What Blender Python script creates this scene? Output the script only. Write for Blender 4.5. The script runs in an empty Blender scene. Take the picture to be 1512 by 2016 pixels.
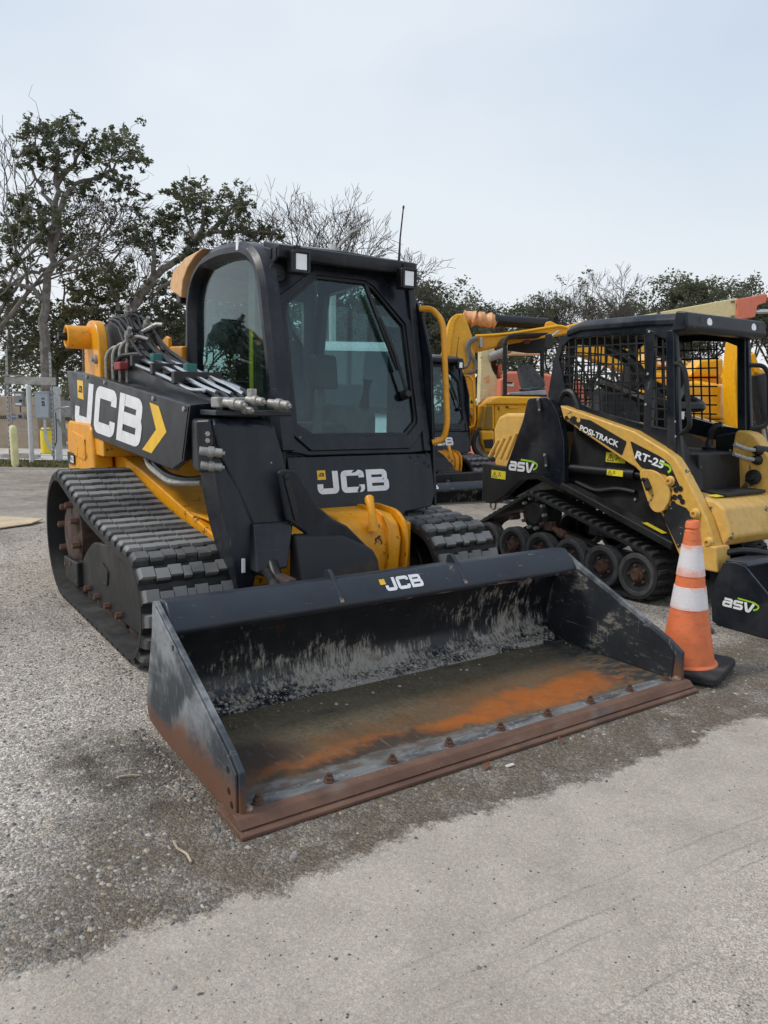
import bpy, bmesh, math, random
from mathutils import Vector, Matrix, noise as mnoise
random.seed(7)
sc = bpy.context.scene
col = sc.collection
R = math.radians

# ------------------------------------------------------------------ camera
CAM = Vector((-1.9017, -1.8922, 1.2527))
YAW, PITCH, ROLL, FPX = R(34.237), R(-8.3276), R(1.05), 1514.6
fwd = Vector((math.sin(YAW)*math.cos(PITCH), math.cos(YAW)*math.cos(PITCH), math.sin(PITCH)))
r0 = Vector((math.cos(YAW), -math.sin(YAW), 0)); u0 = r0.cross(fwd)
RIGHT = r0*math.cos(ROLL)+u0*math.sin(ROLL); UP = -r0*math.sin(ROLL)+u0*math.cos(ROLL)
cd = bpy.data.cameras.new('camera'); cam = bpy.data.objects.new('camera', cd); col.objects.link(cam)
cd.sensor_fit = 'VERTICAL'; cd.sensor_height = 36; cd.lens = FPX/2016*36; cd.clip_start = .05; cd.clip_end = 2000
M = Matrix((RIGHT, UP, -fwd)).transposed().to_4x4(); M.translation = CAM
cam.matrix_world = M
sc.camera = cam
FH = Vector((math.sin(YAW), math.cos(YAW), 0))          # horizontal viewing direction
RH = Vector((math.cos(YAW), -math.sin(YAW), 0))

# ------------------------------------------------------------------ sky, sun, exposure
SUN_EL, SUN_AZ = R(48), R(-62)                           # azimuth clockwise from +Y
w = bpy.data.worlds.new('World'); sc.world = w; w.use_nodes = True
nt = w.node_tree; nt.nodes.clear()
def wn(t, **k):
    n = nt.nodes.new(t)
    for a, b in k.items(): setattr(n, a, b)
    return n
sky = wn('ShaderNodeTexSky', sky_type='NISHITA', sun_disc=False, sun_elevation=SUN_EL, sun_rotation=SUN_AZ, dust_density=4.0, air_density=1.2)
tc = wn('ShaderNodeTexCoord'); sx = wn('ShaderNodeSeparateXYZ'); nt.links.new(tc.outputs['Generated'], sx.inputs[0])
ramp = wn('ShaderNodeValToRGB'); nt.links.new(sx.outputs['Z'], ramp.inputs[0])
els = ramp.color_ramp.elements
els[0].position = 0.0; els[0].color = (.86, .88, .89, 1)
els[1].position = 1.0; els[1].color = (.42, .53, .72, 1)
e = els.new(.30); e.color = (.63, .715, .81, 1)
e = els.new(.55); e.color = (.46, .56, .73, 1)
mp = wn('ShaderNodeMapping'); mp.inputs['Scale'].default_value = (1.0, 1.0, 2.2); nt.links.new(tc.outputs['Generated'], mp.inputs[0])
nz = wn('ShaderNodeTexNoise'); nz.inputs['Scale'].default_value = 1.5; nz.inputs['Detail'].default_value = 4; nz.inputs['Roughness'].default_value = .5
nt.links.new(mp.outputs[0], nz.inputs['Vector'])
mr = wn('ShaderNodeMapRange'); mr.inputs[1].default_value = .36; mr.inputs[2].default_value = .66; mr.inputs[3].default_value = 0; mr.inputs[4].default_value = .68
nt.links.new(nz.outputs[0], mr.inputs[0])
cl = wn('ShaderNodeMix', data_type='RGBA'); nt.links.new(mr.outputs[0], cl.inputs[0]); nt.links.new(ramp.outputs[0], cl.inputs[6]); cl.inputs[7].default_value = (.82, .86, .90, 1)
sc10 = wn('ShaderNodeVectorMath', operation='SCALE'); nt.links.new(cl.outputs[2], sc10.inputs[0]); sc10.inputs['Scale'].default_value = 7.9
mx = wn('ShaderNodeMix', data_type='RGBA'); mx.inputs[0].default_value = .93
nt.links.new(sky.outputs[0], mx.inputs[6]); nt.links.new(sc10.outputs[0], mx.inputs[7])
bg = wn('ShaderNodeBackground'); bg.inputs['Strength'].default_value = .1; nt.links.new(mx.outputs[2], bg.inputs[0])
out = wn('ShaderNodeOutputWorld'); nt.links.new(bg.outputs[0], out.inputs[0])
sd = bpy.data.lights.new('sun', 'SUN'); sd.energy = 1.5; sd.angle = R(14); sd.color = (1, .95, .87)
so = bpy.data.objects.new('sun', sd); col.objects.link(so)
sv = Vector((math.sin(SUN_AZ)*math.cos(SUN_EL), math.cos(SUN_AZ)*math.cos(SUN_EL), math.sin(SUN_EL)))
so.rotation_euler = sv.to_track_quat('Z', 'Y').to_euler(); so.location = sv*30
vs = sc.view_settings; vs.view_transform = 'Standard'; vs.look = 'None'; vs.exposure = 0.48; vs.gamma = 1.0; vs.use_curve_mapping = False
sc.cycles.use_denoising = True; sc.cycles.max_bounces = 7; sc.cycles.transparent_max_bounces = 12; sc.cycles.diffuse_bounces = 3
sc.cycles.caustics_reflective = False; sc.cycles.caustics_refractive = False

# ------------------------------------------------------------------ helpers
def at(px, py, d):
    """point at pixel (px,py) of the 1512x2016 frame whose depth along the view is d metres"""
    return CAM + (fwd + RIGHT*((px-756)/FPX) + UP*((1008-py)/FPX))*d
def gz(x, y):
    """the yard falls gently away from the lane"""
    s = (x-CAM.x)*FH.x+(y-CAM.y)*FH.y
    t = min(max(s-6.5, 0), 13.5)
    return -.032*t*min(1, t/2.0)
def foot(px, d):
    p = at(px, 900, d); p.z = gz(p.x, p.y); return p

class MB:
    def __init__(self): self.v = []; self.f = []; self.s = []
    def add(self, vs, fs, smooth=True):
        n = len(self.v); self.v += [tuple(p) for p in vs]; self.f += [tuple(i+n for i in f) for f in fs]; self.s += [smooth]*len(fs); return self
    def prism(self, axis, poly, a, b):
        n = len(poly)
        def P(p, t):
            return {'x': (t, p[0], p[1]), 'y': (p[0], t, p[1]), 'z': (p[0], p[1], t)}[axis]
        vs = [P(p, a) for p in poly]+[P(p, b) for p in poly]
        ar = sum(poly[i][0]*poly[(i+1) % n][1]-poly[(i+1) % n][0]*poly[i][1] for i in range(n))
        fs = [tuple(range(n)), tuple(range(2*n-1, n-1, -1))]+[(i+n, (i+1) % n+n, (i+1) % n, i) for i in range(n)]
        flip = (ar > 0) == (a < b)
        if axis == 'y': flip = not flip
        if flip: fs = [f[::-1] for f in fs]
        return self.add(vs, fs, False)
    def box(self, a, b, taper=None):
        x0, y0, z0 = a; x1, y1, z1 = b
        return self.prism('z', [(x0, y0), (x1, y0), (x1, y1), (x0, y1)], z0, z1)
    def loft(self, secs, cap=True, smooth=False, close=False):
        n = len(secs[0]); vs = [p for s in secs for p in s]; fs = []
        m = len(secs)
        for k in range(m if close else m-1):
            k2 = (k+1) % m
            for i in range(n):
                j = (i+1) % n; fs.append((k*n+i, k*n+j, k2*n+j, k2*n+i))
        if cap and not close: fs += [tuple(range(n-1, -1, -1)), tuple((m-1)*n+i for i in range(n))]
        return self.add(vs, fs, smooth)
    def tube(self, pts, r, n=8, fillet=0, rr=None):
        pts = [Vector(p) for p in pts]
        if fillet: pts = fil(pts, fillet)
        rings = []; prev = None
        for i, p in enumerate(pts):
            t = (pts[min(i+1, len(pts)-1)]-pts[max(i-1, 0)]).normalized()
            if prev is None:
                a = Vector((0, 0, 1)) if abs(t.z) < .9 else Vector((1, 0, 0)); u = t.cross(a).normalized()
            else: u = (prev-t*prev.dot(t)).normalized()
            prev = u; v = t.cross(u); q = rr[i] if rr else r
            rings.append([p+(u*math.cos(k*2*math.pi/n)+v*math.sin(k*2*math.pi/n))*q for k in range(n)])
        return self.loft(rings, True, True)
    def cyl(self, p0, p1, ra, rb=None, n=16):
        rb = ra if rb is None else rb
        return self.tube([p0, p1], 0, n, rr=[ra, rb])
    def lathe(self, c, d, prof, n=20, cap=True):
        """prof: list of (distance along d, radius)"""
        c = Vector(c); d = Vector(d).normalized()
        a = Vector((0, 0, 1)) if abs(d.z) < .9 else Vector((1, 0, 0)); u = d.cross(a).normalized(); v = d.cross(u)
        return self.loft([[c+d*h+(u*math.cos(k*2*math.pi/n)+v*math.sin(k*2*math.pi/n))*max(q, 1e-4) for k in range(n)] for h, q in prof], cap, True)
    def hexa(self, b, t):
        return self.loft([b, t], True, False)
    def ring(self, outer, inner, d):
        """plate with a hole: two loops of equal length, thickness vector d"""
        n = len(outer); d = Vector(d); o = [Vector(p) for p in outer]; i_ = [Vector(p) for p in inner]
        return self.loft([[p for p in L] for L in (o, i_, [p+d for p in i_], [p+d for p in o])], False, False, True)
    def solid(self, poly, d):
        p = [Vector(q) for q in poly]; d = Vector(d); n = len(p)
        return self.add(p+[q+d for q in p], [tuple(range(n-1, -1, -1)), tuple(range(n, 2*n))]+[(i, (i+1) % n, (i+1) % n+n, i+n) for i in range(n)], False)
    def mesh(self, name, mats, c=Vector((0, 0, 0))):
        me = bpy.data.meshes.new(name)
        me.from_pydata([(p[0]-c.x, p[1]-c.y, p[2]-c.z) for p in self.v], [], self.f)
        bm = bmesh.new(); bm.from_mesh(me); bmesh.ops.recalc_face_normals(bm, faces=bm.faces); bm.to_mesh(me); bm.free()
        me.polygons.foreach_set('use_smooth', [True]*len(me.polygons))
        me.set_sharp_from_angle(angle=R(38))
        for m in (mats if isinstance(mats, (list, tuple)) else [mats]): me.materials.append(m)
        return me
    def build(self, name, mats, parent=None, bevel=0, seg=2):
        xs = list(zip(*self.v)); c = Vector([(min(q)+max(q))/2 for q in xs])
        o = bpy.data.objects.new(name, self.mesh(name, mats, c)); col.objects.link(o)
        put(o, c, parent)
        if bevel:
            m = o.modifiers.new('edge', 'BEVEL'); m.width = bevel; m.segments = seg; m.limit_method = 'ANGLE'; m.angle_limit = R(35); m.harden_normals = True
        return o
WLOC = {}
def put(o, c, parent):
    WLOC[o.name] = Vector(c)
    if parent is not None: o.parent = parent; o.location = Vector(c)-WLOC[parent.name]
    else: o.location = c
def link_mesh(name, me, loc, parent, rot=None):
    o = bpy.data.objects.new(name, me); col.objects.link(o); put(o, loc, parent)
    if rot is not None: o.rotation_euler = rot
    return o
def fil(pts, r, seg=5, closed=False):
    out = []; n = len(pts); pts = [Vector(p) for p in pts]
    for i, p in enumerate(pts):
        if not closed and (i == 0 or i == n-1): out.append(p); continue
        a = pts[i-1]-p; b = pts[(i+1) % n]-p
        if a.length < 1e-6 or b.length < 1e-6 or a.normalized().dot(b.normalized()) < -.999: out.append(p); continue
        q = min(r, a.length*.49, b.length*.49); A = p+a.normalized()*q; B = p+b.normalized()*q
        for k in range(seg+1):
            t = k/seg; out.append(A*(1-t)**2+p*2*t*(1-t)+B*t*t)
    return out
def fil2(pts, r, seg=4): return [(p.x, p.y) for p in fil([(a, b, 0) for a, b in pts], r, seg, True)]
def tag(o, label, cat, group=None, kind=None):
    if kind: o['kind'] = kind
    if label: o['label'] = label
    if cat: o['category'] = cat
    if group: o['group'] = group
    return o
def thing(name, label, cat, loc, group=None):
    o = bpy.data.objects.new(name, None); col.objects.link(o); o.empty_display_size = .2
    put(o, Vector(loc), None); return tag(o, label, cat, group)
def struct(o): o['kind'] = 'structure'; return o
def copy_tree(o, parent=None):
    c = o.copy(); col.objects.link(c); WLOC[c.name] = WLOC[o.name].copy()
    if parent is not None: c.parent = parent
    for ch in list(o.children): copy_tree(ch, c)
    return c

# ---- materials
class NB:
    def __init__(self, name):
        self.m = bpy.data.materials.new(name); self.m.use_nodes = True; self.t = self.m.node_tree
        self.b = self.t.nodes['Principled BSDF']; self.o = self.t.nodes['Material Output']
        self.tc = self.t.nodes.new('ShaderNodeTexCoord'); self.P = self.tc.outputs['Object']
    def n(self, t, **k):
        q = self.t.nodes.new(t)
        for a, b in k.items(): setattr(q, a, b)
        return q
    def L(self, a, b): self.t.links.new(a, b)
    def S(self, sock, v):
        if isinstance(v, (int, float)): sock.default_value = v
        elif isinstance(v, (tuple, list)): sock.default_value = tuple(v) if len(v) == len(sock.default_value) else tuple(v)+(1,)
        else: self.L(v, sock)
    def math(self, op, a, b=0, c=0, clamp=False):
        q = self.n('ShaderNodeMath', operation=op, use_clamp=clamp)
        self.S(q.inputs[0], a); self.S(q.inputs[1], b); self.S(q.inputs[2], c); return q.outputs[0]
    def sep(self, v):
        q = self.n('ShaderNodeSeparateXYZ'); self.L(v, q.inputs[0]); return q.outputs
    def mapr(self, v, a, b, c=0, d=1, smooth=True):
        q = self.n('ShaderNodeMapRange', interpolation_type='SMOOTHSTEP' if smooth else 'LINEAR')
        for i, x in enumerate((v, a, b, c, d)): self.S(q.inputs[i], x)
        return q.outputs[0]
    def map(self, v, scale=(1, 1, 1), rot=(0, 0, 0), loc=(0, 0, 0)):
        q = self.n('ShaderNodeMapping'); self.L(v, q.inputs[0]); q.inputs['Scale'].default_value = scale; q.inputs['Rotation'].default_value = rot; q.inputs['Location'].default_value = loc; return q.outputs[0]
    def noise(self, scale, detail=4, rough=.55, v=None, dist=0):
        q = self.n('ShaderNodeTexNoise'); self.L(v or self.P, q.inputs['Vector']); q.inputs['Scale'].default_value = scale; q.inputs['Detail'].default_value = detail; q.inputs['Roughness'].default_value = rough; q.inputs['Distortion'].default_value = dist; return q.outputs[0]
    def vor(self, scale, v=None, feat='F1', out='Distance'):
        q = self.n('ShaderNodeTexVoronoi', feature=feat); self.L(v or self.P, q.inputs['Vector']); q.inputs['Scale'].default_value = scale; return q.outputs[out]
    def mix(self, f, a, b, blend='MIX'):
        q = self.n('ShaderNodeMix', data_type='RGBA', blend_type=blend); self.S(q.inputs[0], f); self.S(q.inputs[6], a); self.S(q.inputs[7], b); return q.outputs[2]
    def bump(self, h, strength=.3, dist=.01, nrm=None):
        q = self.n('ShaderNodeBump'); self.S(q.inputs['Height'], h); q.inputs['Strength'].default_value = strength; q.inputs['Distance'].default_value = dist
        if nrm is not None: self.L(nrm, q.inputs['Normal'])
        return q.outputs[0]
    def done(self, color, rough=.5, metal=0, nrm=None, spec=None):
        self.S(self.b.inputs['Base Color'], color); self.S(self.b.inputs['Roughness'], rough); self.S(self.b.inputs['Metallic'], metal)
        if nrm is not None: self.L(nrm, self.b.inputs['Normal'])
        if spec is not None: self.b.inputs['Specular IOR Level'].default_value = spec
        return self.m
def plain(name, c, rough=.5, metal=0, var=.12, scale=14, bump=0, bscale=60):
    """one colour with a little blotchy variation"""
    q = NB(name); n = q.noise(scale); k = q.mapr(n, .3, .7, 1-var, 1+var)
    cc = q.n('ShaderNodeVectorMath', operation='SCALE'); cc.inputs[0].default_value = c; q.L(k, cc.inputs['Scale'])
    return q.done(cc.outputs[0], q.mapr(q.noise(scale*2.3), .3, .7, rough*.85, min(1, rough*1.15)), metal, q.bump(q.noise(bscale), bump, .004) if bump else None)
def paint(name, c, rough=.42, dust=(.22, .2, .17), dustamt=.3, chip=None, chipth=.66, scratch=.25, chipscale=9):
    """machine paint: dust that has settled on top and in streaks, fine scratches, chips"""
    q = NB(name)
    n1 = q.noise(3.5, 5); n2 = q.noise(23, 4); geo = q.n('ShaderNodeNewGeometry')
    nz_ = q.sep(geo.outputs['Normal'])[2]
    up = q.mapr(nz_, .2, .95, .42, 1); stk = q.noise(6, 5, .6, q.map(q.P, (1, 1, .14)))
    d = q.math('MULTIPLY', q.mapr(q.math('ADD', q.math('ADD', q.math('MULTIPLY', n1, .6), q.math('MULTIPLY', stk, .5)), q.math('MULTIPLY', n2, .3)), .55, .95), up)
    d = q.math('MULTIPLY', d, dustamt, clamp=True)
    base = q.mix(q.mapr(n2, .3, .7), c, tuple(x*.86 for x in c))
    cc = q.mix(d, base, dust)
    if scratch:
        s1 = q.noise(9, 3, .6, q.map(q.P, (1, 1, 16), (.6, .35, .2))); s2 = q.noise(8, 3, .6, q.map(q.P, (16, 1.3, 1), (.2, .5, .9)))
        s = q.math('MAXIMUM', q.mapr(s1, .70, .76), q.mapr(s2, .70, .76))
        s = q.math('MULTIPLY', s, scratch); cc = q.mix(s, cc, (.32, .32, .31))
    sp_ = q.n('ShaderNodeTexVoronoi', feature='F1'); q.L(q.P, sp_.inputs['Vector']); sp_.inputs['Scale'].default_value = 26
    spk = q.math('MULTIPLY', q.math('LESS_THAN', sp_.outputs['Distance'], .10), q.math('GREATER_THAN', q.sep(sp_.outputs['Color'])[0], .93)); cc = q.mix(q.math('MULTIPLY', spk, .7 if scratch else .25), cc, (.5, .49, .46))
    rg = q.mapr(n1, .3, .7, rough*.7, rough*1.4); mt = 0
    if chip:
        ch = q.mapr(q.math('ADD', q.noise(chipscale, 6, .7), q.math('MULTIPLY', q.noise(2.2, 2), .25)), chipth+.1, chipth+.12)
        cc = q.mix(ch, cc, chip); rg = q.math('ADD', rg, q.math('MULTIPLY', ch, .25), clamp=True)
    rg = q.math('ADD', rg, q.math('MULTIPLY', d, .5), clamp=True)
    return q.done(cc, rg, 0, q.bump(q.noise(140, 2), .04, .002), .36 if max(c) < .05 else None)
def rubber(name, c, top):
    """tread rubber: worn grey on the running faces, dark in the gaps"""
    q = NB(name); z = q.sep(q.P)[2]; n = q.noise(9, 5, .65); oi = q.n('ShaderNodeObjectInfo')
    n2 = q.noise(4, 3, .5, q.n('ShaderNodeNewGeometry').outputs['Position'])
    w_ = q.math('MULTIPLY', q.mapr(q.math('ADD', z, q.math('MULTIPLY', q.math('SUBTRACT', n, .5), .02)), .016, .030), q.mapr(q.math('ADD', n2, q.math('MULTIPLY', q.math('SUBTRACT', oi.outputs['Random'], .5), .35)), .25, .65, .25, .95))
    return q.done(q.mix(w_, q.mix(q.mapr(n, .4, .7, 0, .5), c, (.075, .072, .066)), top), .75, 0, q.bump(n, .2, .003))
BLACK = paint('black_machine_paint', (.006, .0095, .016), .32, dust=(.20, .195, .185), dustamt=.3, scratch=.32)
BLACK_MATT = paint('matt_black_steel', (.008, .009, .0105), .48, dustamt=.2, scratch=.15)
YEL = paint('loader_yellow_paint', (.84, .355, .006), .38, dust=(.34, .22, .08), dustamt=.2, chip=(.03, .022, .015), chipth=.655, scratch=0, chipscale=17)
YELC = paint('clean_yellow_paint', (.87, .42, .006), .34, dust=(.4, .3, .15), dustamt=.1, scratch=0)
TAN = paint('faded_tan_yellow_paint', (.72, .42, .085), .45, dust=(.4, .3, .18), dustamt=.3, chip=(.10, .075, .055), chipth=.66, scratch=.1)
PEACH = paint('sun_faded_orange_plastic', (.78, .46, .22), .5, dustamt=.25, scratch=0)
RUBBER = rubber('dusty_track_rubber', (.018, .019, .020), (.23, .228, .22))
RUBBERD = paint('dark_track_rubber', (.020, .020, .021), .75, dust=(.12, .115, .105), dustamt=.55, scratch=0)
RUST = plain('rusty_steel', (.095, .048, .032), .85, 0, .45, 18, .5)
RUSTB = plain('brown_hub_rust', (.06, .036, .027), .85, 0, .5, 14, .4)
STEEL = plain('zinc_plated_steel', (.33, .32, .295), .5, .35, .25, 40)
CHROME = plain('bright_steel_tube', (.62, .63, .64), .22, .95, .08, 20)
HOSE = plain('black_rubber_hose', (.012, .012, .013), .5)
GASK = plain('black_gasket', (.008, .008, .009), .45)
WHITE = plain('white_decal_vinyl', (.78, .79, .80), .4, 0, .06)
DECY = plain('yellow_decal_vinyl', (.85, .50, .02), .4, 0, .06)
LEMON = plain('lemon_warning_vinyl', (.80, .66, .04), .42, 0, .06)
GREEN = plain('lime_green_vinyl', (.33, .60, .03), .4, 0, .05)
INK = plain('black_print', (.012, .012, .012), .5)
REDP = plain('red_plastic', (.55, .05, .04), .45)
SEATM = plain('grey_seat_fabric', (.075, .08, .088), .8, 0, .2)
TRIM = plain('grey_cab_trim', (.16, .17, .18), .7, 0, .15)
BROWN = plain('brown_headliner', (.26, .19, .135), .8, 0, .2)
LAMP = plain('worklight_reflector', (.78, .80, .80), .15, .3, .05)
def glassmat(name, tint, refl=.02):
    q = NB(name); q.t.nodes.remove(q.b)
    tr = q.n('ShaderNodeBsdfTransparent'); tr.inputs[0].default_value = (*tint, 1)
    gl = q.n('ShaderNodeBsdfGlossy'); gl.inputs['Roughness'].default_value = .015; gl.inputs[0].default_value = (.9, .95, 1, 1)
    lw = q.n('ShaderNodeLayerWeight'); lw.inputs[0].default_value = .5; fr = q.math('ADD', .03, q.math('MULTIPLY', q.math('POWER', lw.outputs['Facing'], 5.0), .95))
    d = q.n('ShaderNodeBsdfDiffuse'); d.inputs[0].default_value = (.35, .40, .42, 1)
    m1 = q.n('ShaderNodeMixShader'); q.L(q.mapr(q.noise(5, 4), .45, .8, .0, .035), m1.inputs[0]); q.L(tr.outputs[0], m1.inputs[1]); q.L(d.outputs[0], m1.inputs[2])
    m2 = q.n('ShaderNodeMixShader'); q.L(q.math('ADD', fr, refl, clamp=True), m2.inputs[0]); q.L(m1.outputs[0], m2.inputs[1]); q.L(gl.outputs[0], m2.inputs[2])
    q.L(m2.outputs[0], q.o.inputs[0]); return q.m
GLASS = glassmat('tinted_cab_glass', (.64, .76, .75), .012)
GLASS2 = glassmat('clear_glass', (.78, .88, .87), .0)

# ---- lettering (flat vinyl, 1.5 mm proud of its surface)
def strokes(paths, wd, fr=.12):
    """list of (points, closed) -> quads of a stroked letter"""
    V, F = [], []
    for pts, closed in paths:
        p = fil([(a, b, 0) for a, b in pts], fr, 4, closed) if fr else [Vector((a, b, 0)) for a, b in pts]
        n = len(p); L, Rr = [], []
        for i in range(n):
            a = p[i-1] if (closed or i > 0) else None; b = p[(i+1) % n] if (closed or i < n-1) else None
            d1 = (p[i]-a).normalized() if a is not None else None; d2 = (b-p[i]).normalized() if b is not None else None
            if d1 is None or d1.length < 1e-6: d1 = d2
            if d2 is None or d2.length < 1e-6: d2 = d1
            t = (d1+d2).normalized(); nn = Vector((-t.y, t.x, 0)); k = 1/max(.5, nn.dot(Vector((-d1.y, d1.x, 0))))
            L.append(p[i]+nn*wd/2*k); Rr.append(p[i]-nn*wd/2*k)
        b0 = len(V); V += L+Rr
        for i in range(n if closed else n-1):
            j = (i+1) % n; F.append((b0+i, b0+j, b0+n+j, b0+n+i))
    return V, F
GLY = {
 'J': ([([(.80, 1.0), (.80, .12), (.12, .12), (.12, .44)], 0)], .95, .25),
 'C': ([([(.92, .66), (.92, .88), (.12, .88), (.12, .12), (.92, .12), (.92, .34)], 0)], 1.05, .25),
 'B': ([([(.12, .88), (.86, .88), (.86, .52), (.12, .52)], 0), ([(.12, .5), (.92, .5), (.92, .12), (.12, .12)], 0), ([(.12, .0), (.12, 1.0)], 0)], 1.05, .24),
 'a': ([([(.10, .86), (.84, .86), (.84, 0)], 0), ([(.84, .54), (.12, .54), (.12, .12), (.84, .12)], 0)], .98, .25),
 's': ([([(.92, .86), (.12, .86), (.12, .49), (.86, .49), (.86, .12), (.06, .12)], 0)], .98, .25),
 'v': ([([(.10, 1.0), (.36, .08), (.58, .08), (.92, 1.0)], 0)], 1.0, .26),
}
def logo(text, o, u, v, size, mat, parent, name='lettering', gap=.1, sx=1.25, shear=0, off=.0015):
    """stroked letters: origin o (bottom left), reading direction u, up v, cap height size"""
    o = Vector(o); u = Vector(u).normalized(); v = Vector(v).normalized(); nrm = u.cross(v)
    m = MB(); x = 0
    for ch in text:
        pa, adv, wd = GLY[ch]
        for k_, pth in enumerate(pa):
            V, F = strokes([pth], wd); m.add([o+nrm*(off+k_*.0007)+u*((x+p.x*sx+shear*p.y)*size)+v*(p.y*size) for p in V], F)
        x += (adv+gap)*sx
    ob = m.build(name, mat, parent); return ob, x*size
def text(s, o, u, v, size, mat, parent, name='lettering', shear=0, bold=.02, sx=1.0, off=.0015):
    cu = bpy.data.curves.new('t', 'FONT'); cu.body = s; cu.size = 1; cu.shear = shear; cu.offset = bold; cu.resolution_u = 3
    ob = bpy.data.objects.new('t', cu); col.objects.link(ob); bpy.context.view_layer.update()
    me = bpy.data.meshes.new_from_object(ob.evaluated_get(bpy.context.evaluated_depsgraph_get()))
    bpy.data.objects.remove(ob)
    o = Vector(o); u = Vector(u).normalized(); v = Vector(v).normalized(); nrm = u.cross(v)
    m = MB(); k = size/.69
    m.add([o+nrm*off+u*(p.co.x*k*sx)+v*(p.co.y*k) for p in me.vertices], [tuple(f.vertices) for f in me.polygons])
    bpy.data.meshes.remove(me)
    return m.build(name, mat, parent)
def decal(pts, o, u, v, mat, parent, name='decal', off=.0012):
    o = Vector(o); u = Vector(u).normalized(); v = Vector(v).normalized(); nrm = u.cross(v)
    m = MB(); m.add([o+nrm*off+u*a+v*b for a, b in pts], [tuple(range(len(pts)))]); return m.build(name, mat, parent)
def rect(w_, h_): return [(0, 0), (w_, 0), (w_, h_), (0, h_)]
def warning(o, u, v, w_, h_, parent):
    """yellow sticker with a black triangle and a pictogram"""
    d = decal(rect(w_, h_), o, u, v, LEMON, parent, 'warning_sticker')
    o = Vector(o); u_ = Vector(u).normalized(); v_ = Vector(v).normalized(); nn = u_.cross(v_)
    V, F = strokes([([(.2*h_, .15*h_), (1.0*h_, .15*h_), (.6*h_, .85*h_)], 1)], .07*h_, 0)
    V2, F2 = strokes([([(.6*h_, .3*h_), (.6*h_, .6*h_)], 0), ([(1.25*h_, .25*h_), (1.5*h_, .55*h_), (1.8*h_, .35*h_)], 0), ([(1.3*h_, .7*h_), (1.7*h_, .75*h_)], 0)], .09*h_, 0)
    m = MB(); m.add([o+nn*.002+u_*p.x+v_*p.y for p in V], F); m.add([o+nn*.002+u_*p.x+v_*p.y for p in V2], F2); m.build('pictogram', INK, d)
    return d
def bolt(p, d, r=.012, h=.012, mat=None, parent=None, name='bolt'):
    return MB().lathe(p, d, [(0, r), (h*.8, r), (h, r*.8)], 6).build(name, mat or STEEL, parent)

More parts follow.
